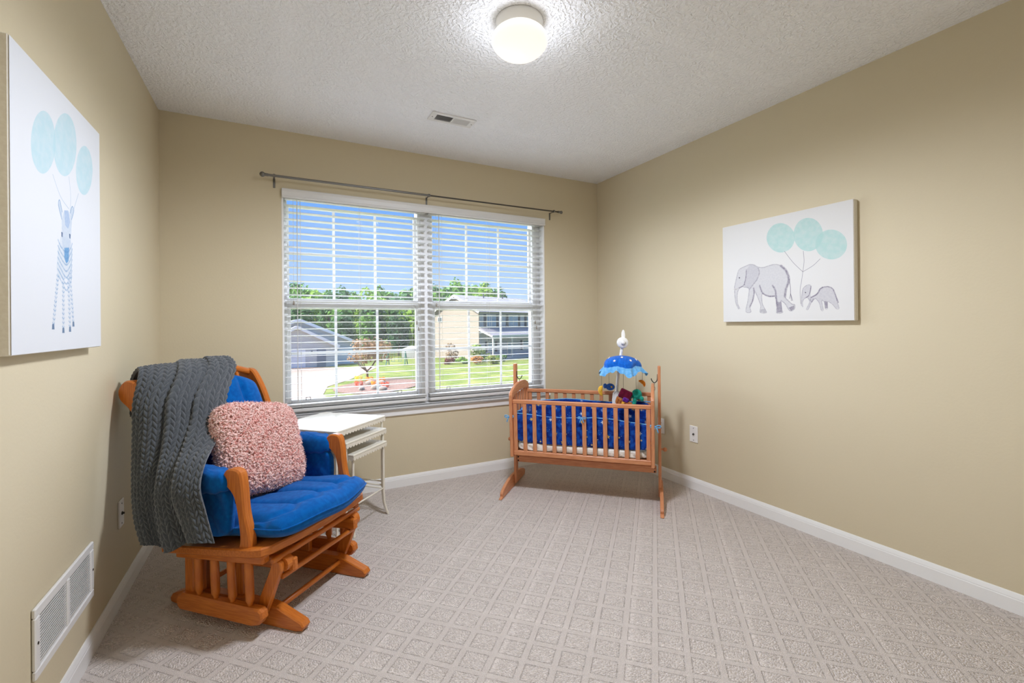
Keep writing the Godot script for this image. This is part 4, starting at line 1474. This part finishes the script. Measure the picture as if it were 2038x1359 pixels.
func mobile() -> void:
	var t := thing("crib_mobile", "nursery mobile with a blue star canopy and hanging plush sea toys on the cradle", "mobile", CRIB, -45.0)
	var b := MB.new()
	# clamp and tapering arm on the back rail
	b.extrude(spline2([Vector2(-0.030, 0.575), Vector2(0.030, 0.575), Vector2(0.032, 0.62), Vector2(0.026, 0.668), Vector2(0.012, 0.684), Vector2(-0.012, 0.684), Vector2(-0.026, 0.668), Vector2(-0.032, 0.62)], 3), -0.016, 0.016, 0.005, at(0.215, 0, -0.166))
	part(b.mesh(), "clamp", M.white_plastic, t)
	b = MB.new()
	b.tube(spline([Vector3(0.215, 0.67, -0.168), Vector3(0.222, 0.76, -0.172), Vector3(0.235, 0.88, -0.176), Vector3(0.250, 0.97, -0.176), Vector3(0.256, 1.01, -0.17)], 5), 0.0105, 12)
	part(b.mesh(), "arm", M.white_plastic, t)
	b = MB.new()
	var disc := Transform3D(Basis(Vector3(0, 1, 0), 0.35) * Basis(Vector3.RIGHT, PI / 2), Vector3(0.258, 1.032, -0.166))
	b.lathe([Vector2(0, -0.020), Vector2(0.030, -0.020), Vector2(0.038, -0.014), Vector2(0.039, 0.012), Vector2(0.034, 0.018), Vector2(0, 0.020)], 26, disc)
	var box := part(b.mesh(), "music_box", M.white_plastic, t)
	b = MB.new()
	b.lathe([Vector2(0.0, 0.018), Vector2(0.016, 0.018), Vector2(0.018, 0.024), Vector2(0, 0.028)], 18, disc)
	part(b.mesh(), "winding_knob", M.white_plastic, box)
	b = MB.new()
	b.extrude(spline2([Vector2(-0.010, 1.062), Vector2(0.012, 1.062), Vector2(0.015, 1.090), Vector2(0.009, 1.118), Vector2(-0.002, 1.122), Vector2(-0.010, 1.100)], 3), -0.008, 0.008, 0.003, at(0.262, 0, -0.166))
	part(b.mesh(), "arm_tip", M.white_plastic, t)
	# canopy: a scalloped dome with a ruffle
	var cx := 0.252
	var cy := 0.862
	var cz := -0.130
	var dome := func(u: float, v: float) -> Vector3:
		var a := TAU * u
		var lobe := 1.0 + 0.10 * cos(a * 5.0 + 0.6) * v
		var r := 0.126 * sin(v * PI / 2) * lobe
		return Vector3(cx + r * cos(a), cy + 0.080 * pow(cos(v * PI / 2), 0.8) + 0.012 * (0.5 - 0.5 * cos(a * 5.0 + 0.6)) * v * v, cz + r * sin(a))
	part(sheet(80, 14, dome, true, Vector3.UP), "canopy", M.mobile_blue, t)
	var ruffle := func(u: float, v: float) -> Vector3:
		var a := TAU * u
		var lobe := 1.0 + 0.10 * cos(a * 5.0 + 0.6)
		var wave := sin(a * 24.0 + 2.0 * sin(a * 3.0)) + 0.6 * sin(a * 11.0 + 1.0)
		var r := (0.124 + 0.032 * v + 0.009 * wave * v) * lobe
		return Vector3(cx + r * cos(a), cy + 0.004 + 0.012 * (0.5 - 0.5 * cos(a * 5.0 + 0.6)) - 0.046 * v + 0.012 * v * cos(a * 5.0 + 0.6 + PI) + 0.007 * sin(a * 19.0) * v, cz + r * sin(a))
	part(sheet(240, 8, ruffle, true, Vector3.UP), "ruffle", M.sky_blue, t)
	for q in [[0.90, 0.62], [1.95, 0.68], [2.9, 0.5], [0.2, 0.6], [1.45, 0.35]]:
		var p: Vector3 = dome.call(q[0] / TAU, q[1])
		var n := (Vector3(p.x - cx, 0.09, p.z - cz)).normalized()
		var pts := PackedVector2Array()
		for s in star_shape(Vector2.ZERO, 0.011, 0.4):
			pts.append(s)
		b = MB.new()
		var x := Vector3.UP.cross(n).normalized()
		b.extrude(pts, 0.0, 0.003, 0.0, Transform3D(Basis(x, n.cross(x), n), p))
		part(b.mesh(), "star_patch", M.sheet, t)
	# strings
	var toys := [Vector3(0.118, 0.700, -0.085), Vector3(0.166, 0.732, -0.120), Vector3(0.268, 0.652, -0.060), Vector3(0.352, 0.690, -0.100), Vector3(0.392, 0.752, -0.160)]
	for p in toys:
		b = MB.new()
		b.tube([p, Vector3(p.x, cy - 0.012, p.z)], 0.0011, 5, false)
		part(b.mesh(), "string", M.steel_dark, t)
	# plush moon with a face
	var yellow := cloth(Color8(236, 176, 44), Color8(246, 200, 78), 0.05, 9.0)
	var p0: Vector3 = toys[0]
	b = MB.new()
	b.tube(spline([p0 + Vector3(0.006, 0.030, 0), p0 + Vector3(-0.006, 0.016, 0), p0 + Vector3(-0.010, -0.004, 0), p0 + Vector3(-0.004, -0.028, 0), p0 + Vector3(0.004, -0.040, 0)], 4), [0.003, 0.006, 0.009, 0.012, 0.014, 0.015, 0.0155, 0.0155, 0.015, 0.0145, 0.0135, 0.0125, 0.011, 0.009, 0.007, 0.005, 0.003], 12)
	var moon := part(b.mesh(), "plush_moon", yellow, t)
	b = MB.new()
	for e in [-0.005, 0.005]:
		b.blob(p0 + Vector3(-0.007 + e, 0.002, 0.0148), Vector3(0.0016, 0.0016, 0.001), 8, 6)
	b.tube(spline([p0 + Vector3(-0.012, -0.008, 0.0145), p0 + Vector3(-0.007, -0.011, 0.0155), p0 + Vector3(-0.002, -0.008, 0.0145)], 3), 0.0008, 5)
	part(b.mesh(), "stitched_face", M.plastic_dark, moon)
	# plush fish
	var fishblue := cloth(Color8(50, 92, 178), Color8(74, 120, 204), 0.05, 9.0)
	var p1: Vector3 = toys[1] + Vector3(0.008, -0.012, 0)
	b = MB.new()
	b.blob(p1, Vector3(0.032, 0.025, 0.014), 18, 12)
	var fish := part(b.mesh(), "plush_fish", fishblue, t)
	b = MB.new()
	b.blob(p1 + Vector3(-0.036, 0.006, 0), Vector3(0.014, 0.018, 0.006), 12, 8, Transform3D.IDENTITY)
	part(b.mesh(), "tail_fin", fishblue, fish)
	b = MB.new()
	b.blob(p1 + Vector3(0.010, 0.002, 0.0125), Vector3(0.0065, 0.0065, 0.002), 12, 6)
	part(b.mesh(), "eye", yellow, fish)
	# plush treasure chest
	var brown := cloth(Color8(158, 92, 44), Color8(190, 122, 62), 0.05, 12.0)
	var wine := cloth(Color8(86, 14, 38), Color8(108, 22, 50), 0.05, 9.0)
	var violet := cloth(Color8(84, 32, 124), Color8(108, 52, 152), 0.05, 9.0)
	var p2: Vector3 = toys[2] + Vector3(0.004, -0.016, 0)
	var cant := Transform3D(Basis(Vector3.BACK, -0.42).scaled(Vector3.ONE * 1.38), p2)
	b = MB.new()
	b.extrude(spline2([Vector2(-0.040, 0.006), Vector2(-0.034, -0.026), Vector2(0.0, -0.032), Vector2(0.034, -0.026), Vector2(0.040, 0.006), Vector2(0.0, 0.002)], 4), -0.016, 0.016, 0.006)
	var chest := part(b.mesh(), "plush_chest", brown, t, cant)
	b = MB.new()
	b.box(Vector3(-0.006, 0.030, -0.006), Vector3(0.062, 0.048, 0.014), 0.005)
	part(b.mesh(), "chest_lid", wine, chest)
	b = MB.new()
	b.box(Vector3(0.006, 0.008, 0.010), Vector3(0.030, 0.022, 0.018), 0.005)
	part(b.mesh(), "chest_lining", violet, chest)
	b = MB.new()
	b.box(Vector3(0.0, -0.012, 0.017), Vector3(0.012, 0.012, 0.004), 0.0015)
	part(b.mesh(), "chest_latch", yellow, chest)
	for x in [-0.024, -0.012, 0.012, 0.024]:
		part(bar(Vector3(0.0016, 0.026, 0.001), 0.0), "chest_seam", wine, chest, at(x, -0.012, 0.0163))
	# plush turtle
	var teal := cloth(Color8(20, 140, 120), Color8(52, 174, 150), 0.05, 9.0)
	var p3 := Vector3.ZERO
	var hung := Transform3D(Basis.from_scale(Vector3.ONE * 1.35), toys[3] + Vector3(0.004, -0.014, 0))
	b = MB.new()
	b.blob(p3, Vector3(0.026, 0.028, 0.016), 16, 10)
	var turtle := part(b.mesh(), "plush_turtle", teal, t, hung)
	for q in [[Vector3(-0.020, 0.0, 0.002), Vector3(-0.046, -0.018, 0.004)], [Vector3(-0.010, -0.020, 0.002), Vector3(-0.018, -0.055, 0.004)], [Vector3(0.016, -0.012, 0.002), Vector3(0.034, -0.026, 0.004)]]:
		b = MB.new()
		b.tube(spline([p3 + q[0], p3 + (q[0] + q[1]) * 0.5 + Vector3(0.002, -0.004, 0), p3 + q[1]], 3), [0.010, 0.0105, 0.0108, 0.0105, 0.010, 0.008, 0.004], 10)
		part(b.mesh(), "flipper", teal, turtle)
	# plush crescent
	var orange := cloth(Color8(232, 128, 28), Color8(244, 156, 56), 0.05, 9.0)
	var p4: Vector3 = toys[4] + Vector3(0.0, -0.004, 0)
	b = MB.new()
	b.tube(spline([p4 + Vector3(-0.026, 0.016, 0), p4 + Vector3(-0.006, 0.012, 0), p4 + Vector3(0.010, -0.002, 0), p4 + Vector3(0.014, -0.024, 0)], 4), [0.003, 0.006, 0.008, 0.010, 0.0115, 0.0125, 0.013, 0.0125, 0.0115, 0.010, 0.008, 0.006, 0.003], 10)
	part(b.mesh(), "plush_crescent", orange, t)


# ---------------------------------------------------------------- outside: `site` measures metres to the right and ahead of the house corner
func site(right: float, ahead: float, y := 0.0) -> Vector3:
	return Vector3(0.59 + right * 0.886 + ahead * 0.463, GY + y, 3.31 + right * 0.463 - ahead * 0.886)


func prism(pts: Array, y0: float, y1: float) -> ArrayMesh:
	var poly := PackedVector2Array()
	for p in pts:
		poly.append(Vector2(p.x, -p.z))
	var b := MB.new()
	b.extrude(poly, y0, y1, 0.0, Transform3D(Basis(Vector3(1, 0, 0), Vector3(0, 0, -1), Vector3(0, 1, 0)), Vector3.ZERO))
	return b.mesh()


func leaf_crown(size: Vector3, count: int, leaf: float, seed_: int, lumps: int) -> ArrayMesh:
	var r := RandomNumberGenerator.new()
	r.seed = seed_
	var centres := []
	for k in lumps:
		var d := Vector3(r.randf_range(-1, 1), r.randf_range(-1, 1), r.randf_range(-1, 1))
		centres.append([d.limit_length(0.72) * size, r.randf_range(0.30, 0.52)])
	var st := SurfaceTool.new()
	st.begin(Mesh.PRIMITIVE_TRIANGLES)
	st.set_smooth_group(-1)
	for k in count:
		var c: Array = centres[k % lumps]
		var d := Vector3(r.randfn(), r.randfn(), r.randfn()).normalized()
		var p: Vector3 = c[0] + d * size * c[1] * r.randf_range(0.75, 1.05)
		var n := (d + Vector3(r.randfn(), r.randfn() + 0.5, r.randfn()) * 0.55).normalized()
		var a := n.cross(Vector3(r.randfn(), r.randfn(), r.randfn())).normalized() * leaf * r.randf_range(0.7, 1.3)
		var b := n.cross(a) * 0.62
		st.add_vertex(p - a)
		st.add_vertex(p + b)
		st.add_vertex(p + a)
		st.add_vertex(p - a)
		st.add_vertex(p + a)
		st.add_vertex(p - b)
	st.generate_normals()
	return st.commit()


func leaf_mat(c: Color) -> StandardMaterial3D:
	var m := std(c, 0.7, 0.3)
	m.backlight_enabled = true
	m.backlight = c.darkened(0.35)
	return m


func trunk_mesh(h: float, r: float, forks: int, seed_: int, spread: float) -> ArrayMesh:
	var q := RandomNumberGenerator.new()
	q.seed = seed_
	var b := MB.new()
	b.tube([Vector3.ZERO, Vector3(r * 0.3, h * 0.5, 0), Vector3(0, h, 0)], [r * 1.25, r, r * 0.8], 8)
	for k in forks:
		var a := TAU * k / forks + q.randf()
		var d := Vector3(cos(a), 0, sin(a)) * spread
		b.tube([Vector3(0, h * 0.85, 0), Vector3(0, h * 1.25, 0) + d * 0.5, Vector3(0, h * 1.9, 0) + d], [r * 0.6, r * 0.45, r * 0.2], 6)
	return b.mesh()


func outside() -> void:
	var grass := std(Color.WHITE, 1.0, 0.1)
	grass.albedo_texture = noise_tex(0.012, 512, FastNoiseLite.TYPE_SIMPLEX_SMOOTH, 5, ramp2(Color8(84, 98, 46), Color8(104, 114, 58), Color8(128, 124, 76)))
	grass.uv1_triplanar = true
	grass.uv1_world_triplanar = true
	grass.uv1_scale = Vector3.ONE * 0.07
	var b := MB.new()
	b.box(Vector3(10, GY - 0.25, -70), Vector3(260, 0.5, 190))
	struct(b.mesh(), "lawn", grass)
	var concrete := std(Color.WHITE, 0.9, 0.2)
	concrete.albedo_texture = noise_tex(0.02, 512, FastNoiseLite.TYPE_SIMPLEX_SMOOTH, 5, ramp2(Color8(138, 120, 109), Color8(148, 131, 120)))
	concrete.uv1_triplanar = true
	concrete.uv1_world_triplanar = true
	concrete.uv1_scale = Vector3.ONE * 0.2
	var edge := []
	for q in [[-60, 53.5], [-15.8, 53.5], [-14.6, 41], [-14.7, 36.2], [-13.3, 32], [-11, 28], [-7.5, 20], [-60, 20]]:
		edge.append(site(q[0], q[1]))
	struct(prism(edge, GY, GY + 0.03), "driveway", concrete)
	var soil := std(Color8(140, 122, 114), 1.0, 0.1)
	soil.albedo_texture = noise_tex(0.08, 256, FastNoiseLite.TYPE_SIMPLEX_SMOOTH, 3, ramp2(Color8(190, 170, 160), Color8(255, 245, 240)))
	soil.uv1_triplanar = true
	soil.uv1_scale = Vector3.ONE * 0.4
	edge = []
	for k in 28:
		var a := TAU * k / 28
		edge.append(site(-10.6 + 3.1 * cos(a) + 0.25 * sin(a * 3.0), 36.6 + 4.6 * sin(a)))
	struct(prism(edge, GY, GY + 0.06), "mulch_bed", soil)

	var green := [leaf_mat(Color8(88, 128, 46)), leaf_mat(Color8(122, 154, 54)), leaf_mat(Color8(58, 98, 48)), leaf_mat(Color8(42, 78, 42))]
	var bark := std(Color8(104, 84, 66), 0.95, 0.1)
	var crowns := []
	for k in 4:
		crowns.append(leaf_crown(Vector3(3.0, 5.2, 3.0), 2000, 0.40, 40 + k, 20))
	var trunk := trunk_mesh(4.2, 0.22, 4, 5, 1.5)
	# the woodland: a tall row behind, brighter trees in front
	var kinds := ["tall leafy green tree in the woodland beyond the lawns", "yellow-green leafy tree in the woodland beyond the lawns", "dark green leafy tree in the woodland beyond the lawns", "deep green evergreen tree in the woodland beyond the lawns"]
	var spots := []
	var wood_rng := RandomNumberGenerator.new()
	wood_rng.seed = 5
	# per row: how far ahead, gap between trees, size, last place to the right, kinds
	var wood_rows := [[74.0, 4.6, 0.60, -13.0, [3, 1, 2, 0]], [80.5, 6.4, 0.82, -12.0, [2, 0, 3, 1]], [88.5, 7.6, 0.98, -8.0, [0, 2, 1, 2]], [98.0, 9.0, 1.16, -4.0, [1, 0, 2, 0]], [108.5, 9.6, 1.28, -3.0, [0, 2, 0, 1]], [119.5, 10.2, 1.38, -1.0, [2, 0, 1, 0]], [131.0, 10.8, 1.48, 0.0, [0, 2, 0, 2]]]
	for row in wood_rows.size():
		var w: Array = wood_rows[row]
		for k in 11:
			var rx: float = -w[0] * 0.50 + (k + [0.0, 0.5, 0.25, 0.75, 0.4, 0.05, 0.6][row]) * w[1]
			if rx > w[3] or (row == 0 and rx < -32.0):
				continue
			spots.append([rx + wood_rng.randf_range(-0.2, 0.2), w[0], w[2] * wood_rng.randf_range(0.94, 1.05), w[4][k % 4]])
	for q in spots:
		var t := thing("woodland_tree", kinds[q[3]], "tree", site(q[0], q[1]), wood_rng.randi() % 4 * 90.0 + 30.0, "woodland trees")
		t.scale = Vector3(q[2], q[2] * wood_rng.randf_range(0.95, 1.06), q[2])
		part(trunk, "trunk", bark, t)
		part(crowns[wood_rng.randi() % 4], "foliage", green[q[3]], t, at(0, 6.0, 0))

	# small brownish ornamental tree in the bed
	var rust := leaf_mat(Color8(142, 112, 78))
	var ot := thing("ornamental_tree", "small round tree with sparse brown leaves in the flower bed", "tree", site(-12.9, 40.4))
	part(trunk_mesh(0.95, 0.10, 7, 9, 1.0), "trunk", bark, ot)
	part(leaf_crown(Vector3(2.0, 1.25, 2.0), 1300, 0.13, 77, 14), "foliage", rust, ot, at(0, 2.55, 0))
	# flowers and stones in the bed
	var bloom := [leaf_mat(Color8(232, 150, 40)), leaf_mat(Color8(236, 206, 60)), leaf_mat(Color8(206, 92, 60))]
	var names := ["clump of orange flowers in the flower bed", "clump of yellow flowers in the flower bed", "clump of red flowers in the flower bed"]
	var flower := leaf_crown(Vector3(0.42, 0.26, 0.42), 160, 0.07, 31, 5)
	for q in [[-13.5, 39.8, 1], [-12.3, 39.0, 0], [-11.2, 38.8, 0], [-12.2, 36.0, 2], [-10.9, 36.0, 0], [-9.9, 35.2, 2]]:
		var fl := part(flower, "flower_clump", bloom[q[2]], self, Transform3D(Basis.IDENTITY, site(q[0], q[1], 0.24)))
		tag(fl, names[q[2]], "flowers", "flowers in the bed")
	var stone := MB.new()
	stone.blob(Vector3.ZERO, Vector3(0.42, 0.24, 0.32), 9, 6)
	var rock := stone.mesh()
	var grey := std(Color8(140, 128, 118), 0.9)
	for q in [[-11.6, 37.2, 1.0], [-10.8, 37.6, 0.8], [-10.3, 34.4, 1.1], [-9.6, 33.6, 0.9], [-11.2, 33.8, 0.7]]:
		tag(part(rock, "bed_rock", grey, self, Transform3D(Basis(Vector3.UP, q[0] * 3.0).scaled(Vector3.ONE * q[2]), site(q[0], q[1], 0.16))), "pale rounded rock lying in the flower bed", "rock", "rocks in the bed")

	garage_house()
	big_house(green)
	# white shed panel, swing set and small frame on the far lawn
	var white := std(Color8(180, 180, 178), 0.6)
	var shed := thing("garden_shed", "low white shed at the foot of the woodland", "shed", site(-15.6, 70.0), -27.0)
	part(bar(Vector3(2.3, 1.25, 2.0), 0.03), "wall", white, shed, at(0, 0.625, 0))
	b = MB.new()
	b.extrude(PackedVector2Array([Vector2(-1.3, 1.25), Vector2(1.3, 1.25), Vector2(0, 1.75)]), -1.1, 1.1, 0.0)
	part(b.mesh(), "roof", std(Color8(222, 222, 222), 0.7), shed)
	var tealm := std(Color8(46, 104, 92), 0.6)
	var sw := thing("swing_set", "dark green swing set on the far lawn", "swing set", site(-14.2, 56.0), -27.0)
	for s in [-1, 1]:
		for z in [-1, 1]:
			b = MB.new()
			b.tube([Vector3(s * 1.05, 1.75, 0), Vector3(s * 1.15, 0, z * 0.75)], 0.06, 8)
			part(b.mesh(), "leg", tealm, sw)
	part(rod_mesh(2.2, 0.05, 8), "top_beam", tealm, sw, at(0, 1.75, 0))
	for x in [-0.45, 0.4]:
		b = MB.new()
		for s in [-0.18, 0.18]:
			b.tube([Vector3(x + s, 1.74, 0), Vector3(x + s, 0.5, 0)], 0.015, 5)
		b.box(Vector3(x, 0.48, 0), Vector3(0.44, 0.05, 0.22), 0.01)
		part(b.mesh(), "swing_seat", tealm, sw)
	var ch := thing("lawn_frame", "small white A-frame standing on the far lawn", "frame", site(-17.0, 60.5), -27.0)
	for s in [-1, 1]:
		b = MB.new()
		b.tube([Vector3(s * 0.42, 0, 0), Vector3(0, 1.15, 0)], 0.05, 7)
		part(b.mesh(), "leg", white, ch)
	part(rod_mesh(0.5, 0.04, 7), "brace", white, ch, at(0, 0.4, 0))
	# shrubs in front of the big house
	var shrubs := [[-7.9, 59.3, Vector3(0.85, 1.35, 0.85), Color8(126, 104, 78), 0.5, 300, "sparse reddish shrub beside the pale house wall"], [-7.9, 56.6, Vector3(0.7, 0.45, 0.6), Color8(112, 66, 58), 0.3, 320, "low dark red shrub by the pale house wall"], [-6.2, 57.2, Vector3(0.85, 0.40, 0.6), Color8(112, 146, 56), 0.3, 320, "low green shrub by the pale house wall"], [-4.0, 59.6, Vector3(1.6, 1.25, 1.1), Color8(126, 146, 72), 1.2, 900, "broad arching green shrub before the house porch"], [-4.4, 56.4, Vector3(0.85, 0.5, 0.7), Color8(170, 118, 62), 0.35, 420, "low orange shrub under the arching green shrub"], [-2.4, 56.6, Vector3(0.85, 0.55, 0.7), Color8(122, 132, 52), 0.35, 420, "low olive shrub before the house porch"], [-1.4, 60.0, Vector3(1.0, 0.45, 0.7), Color8(84, 118, 56), 0.3, 380, "low dark green shrub beside the porch column"]]
	for q in shrubs:
		var sh := thing("shrub", q[6], "shrub", site(q[0], q[1]), 0.0, "shrubs round the house")
		part(leaf_crown(q[2], q[5], 0.14, int(q[1] * 13.0 + q[0] * 7.0), 9), "foliage", leaf_mat(q[3]), sh, at(0, q[2].y * 0.95, 0))
		part(trunk_mesh(0.3, 0.05, 4, 3, 0.3), "stem", bark, sh)


func siding(c: Color) -> StandardMaterial3D:
	var m := std(c, 0.75, 0.3)
	var g := Gradient.new()
	g.offsets = PackedFloat32Array([0.0, 0.9, 0.94, 1.0])
	g.colors = PackedColorArray([Color.WHITE, Color.WHITE, Color.BLACK, Color.BLACK])
	var t := GradientTexture2D.new()
	t.gradient = g
	t.fill_from = Vector2(0, 0)
	t.fill_to = Vector2(0, 1)
	t.width = 8
	t.height = 64
	m.heightmap_enabled = true
	m.heightmap_texture = t
	m.heightmap_scale = 3.0
	m.uv1_triplanar = true
	m.uv1_scale = Vector3(5, 5, 5)
	return m


func garage_house() -> void:
	var h := thing("garage_house", "pale single-storey house with gables and white garage doors", "house", site(-25.0, 53.0), 2.0)
	var wall := siding(Color8(206, 203, 203))
	var roofm := std(Color8(142, 139, 146), 0.9)
	var white := std(Color8(232, 232, 236), 0.6)
	var b := MB.new()
	b.extrude(PackedVector2Array([Vector2(-4.2, 0), Vector2(4.2, 0), Vector2(4.2, 2.55), Vector2(0, 4.7), Vector2(-4.2, 2.55)]), -6.0, 0.0)
	part(b.mesh(), "front_gable", wall, h)
	b = MB.new()
	b.extrude(PackedVector2Array([Vector2(-9.0, 0), Vector2(7.4, 0), Vector2(7.4, 2.6), Vector2(0.5, 5.55), Vector2(-9.0, 2.6)]), -14.0, -3.0)
	part(b.mesh(), "main_block", wall, h)
	# roof slabs
	for q in [[Vector2(-4.6, 2.38), Vector2(0, 4.76), -6.5, 0.35], [Vector2(0, 4.76), Vector2(4.6, 2.38), -6.5, 0.35], [Vector2(-9.5, 2.5), Vector2(0.5, 5.62), -14.3, -2.6], [Vector2(0.5, 5.62), Vector2(7.9, 2.42), -14.3, -2.6]]:
		var d: Vector2 = (q[1] - q[0]).normalized()
		var n := Vector2(-d.y, d.x) * 0.16
		b = MB.new()
		b.extrude(PackedVector2Array([q[0], q[1], q[1] + n, q[0] + n]), q[2], q[3])
		var r := part(b.mesh(), "roof", roofm, h)
		b = MB.new()
		b.extrude(PackedVector2Array([q[0] - n * 1.0, q[1] - n * 1.0, q[1] + n * 1.1, q[0] + n * 1.1]), q[3], q[3] + 0.06)
		part(b.mesh(), "fascia", white, r)
	for q in [[-1.6, 4.9, 0.04], [5.6, 2.6, -2.96]]:
		var d := part(bar(Vector3(q[1], 2.15, 0.06), 0.01), "garage_door", white, h, at(q[0], 1.08, q[2]))
		for k in 4:
			part(bar(Vector3(q[1] - 0.1, 0.46, 0.04), 0.02), "door_panel", white, d, at(0, -0.8 + k * 0.53, 0.02))
	part(bar(Vector3(1.0, 2.1, 0.08), 0.02), "front_door", std(Color8(120, 126, 140), 0.6), h, at(2.6, 1.05, 0.04))
	b = MB.new()
	b.box(Vector3(1.55, 1.75, 0.1), Vector3(0.18, 0.42, 0.16), 0.03)
	part(b.mesh(), "wall_lantern", std(Color8(48, 44, 42), 0.6), h)
	b = MB.new()
	var ring := []
	for k in 17:
		ring.append(Vector3(4.6 + 0.28 * cos(TAU * k / 16), 1.75 + 0.28 * sin(TAU * k / 16), -2.85))
	b.tube(ring, 0.06, 6, false)
	part(b.mesh(), "wreath", std(Color8(150, 130, 120), 0.9), h)


func big_house(_green: Array) -> void:
	# local x runs along the facade, z out of it; the bright gable wall stands in the plane x = 0
	var h := thing("two_storey_house", "two-storey house with a bright cream gable wall and a shaded porch", "house", site(-4.6, 63.0), 22.4)
	var cream := siding(Color8(160, 150, 138))
	var blue := siding(Color8(162, 166, 178))
	var roofm := std(Color8(128, 125, 132), 0.9)
	var white := std(Color8(190, 188, 186), 0.6)
	var dark := std(Color8(46, 52, 66), 0.6)
	var paneg := std(Color8(110, 138, 164), 0.15)
	var L := 15.0
	var dep := 9.2
	var eave := 6.75
	var b := MB.new()
	var gable := PackedVector2Array([Vector2(-dep, 0), Vector2(0, 0), Vector2(0, eave), Vector2(-dep / 2, 9.0), Vector2(-dep, eave)])
	var ex := Transform3D(Basis(Vector3(0, 0, 1), Vector3.UP, Vector3(-1, 0, 0)), Vector3.ZERO)
	b.extrude(gable, -L, 0.0, 0.0, ex)
	part(b.mesh(), "main_block", cream, h)
	b = MB.new()
	b.box(Vector3(L / 2, eave / 2, 0.03), Vector3(L - 0.3, eave - 0.1, 0.06))
	part(b.mesh(), "facade", blue, h)
	for s in [-1, 1]:
		var p0 := Vector2(0.45, eave - 0.2) if s == 1 else Vector2(-dep - 0.45, eave - 0.2)
		var p1 := Vector2(-dep / 2, 9.08)
		var d := (p1 - p0).normalized()
		var n := Vector2(-d.y, d.x) * (0.18 if s == -1 else -0.18)
		b = MB.new()
		b.extrude(PackedVector2Array([p0, p1, p1 + n, p0 + n]), -L - 0.4, 0.4, 0.0, ex)
		var r := part(b.mesh(), "roof", roofm, h)
		b = MB.new()
		b.extrude(PackedVector2Array([p0 - n * 0.8, p1 - n * 0.8, p1 + n * 1.1, p0 + n * 1.1]), 0.4, 0.48, 0.0, ex)
		part(b.mesh(), "fascia", white, r)
	for x in [5.2, 9.6]:
		b = MB.new()
		b.tube([Vector3(x, 8.6, -dep / 2 + 0.6), Vector3(x, 9.7, -dep / 2 + 0.6)], 0.09, 8)
		b.tube([Vector3(x, 9.65, -dep / 2 + 0.6), Vector3(x, 9.85, -dep / 2 + 0.6)], 0.16, 8)
		part(b.mesh(), "roof_vent", dark, h)
	# small window high in the gable wall
	var gw := part(bar(Vector3(0.1, 0.85, 0.95), 0.02), "window", white, h, at(-0.04, 5.7, -8.0))
	part(bar(Vector3(0.05, 0.62, 0.72), 0.0), "pane", std(Color8(70, 84, 84), 0.2), gw, at(-0.05, 0, 0))
	# upper windows with shutters
	for q in [[2.45, 2.0], [7.3, 2.2], [11.6, 2.0]]:
		var w := part(bar(Vector3(q[1], 1.75, 0.14), 0.02), "window", white, h, at(q[0], 5.45, 0.08))
		for k in [-1, 1]:
			part(bar(Vector3(q[1] / 2 - 0.12, 1.55, 0.05), 0.0), "pane", paneg, w, at(k * q[1] / 4, 0, 0.06))
			part(bar(Vector3(0.5, 1.75, 0.1), 0.02), "shutter", dark, h, at(q[0] + k * (q[1] / 2 + 0.3), 5.45, 0.1))
	# porch
	b = MB.new()
	b.extrude(PackedVector2Array([Vector2(0, 4.55), Vector2(2.5, 3.45), Vector2(2.5, 3.28), Vector2(0, 4.35)]), -13.2, -0.1, 0.0, ex)
	var pr := part(b.mesh(), "porch_roof", roofm, h)
	b = MB.new()
	b.box(Vector3(6.65, 3.28, 2.45), Vector3(13.2, 0.32, 0.16), 0.02)
	b.extrude(PackedVector2Array([Vector2(0, 4.35), Vector2(2.5, 3.28), Vector2(2.5, 3.12), Vector2(0, 4.05)]), -0.12, 0.0, 0.0, ex)
	part(b.mesh(), "porch_fascia", white, pr)
	part(bar(Vector3(13.1, 0.3, 2.5), 0.02), "porch_floor", std(Color8(170, 166, 166), 0.8), h, at(6.6, 0.15, 1.27))
	for x in [0.35, 4.3, 8.4, 12.6]:
		part(bar(Vector3(0.22, 2.95, 0.22), 0.02), "porch_column", white, h, at(x, 1.7, 2.35))
	for q in [[2.4, 1.5, 1.75, 1.5], [6.4, 1.05, 1.35, 2.1], [10.4, 1.8, 1.75, 1.5]]:
		var w := part(bar(Vector3(q[1], q[3], 0.12), 0.02), "window" if q[1] != 1.05 else "door", white, h, at(q[0], q[2], 0.08))
		part(bar(Vector3(q[1] - 0.25, q[3] - 0.25, 0.05), 0.0), "pane", paneg, w, at(0, 0, 0.05))
		if q[1] != 1.05:
			for k in [-1, 1]:
				part(bar(Vector3(0.45, q[3], 0.1), 0.02), "shutter", dark, h, at(q[0] + k * (q[1] / 2 + 0.26), q[2], 0.1))
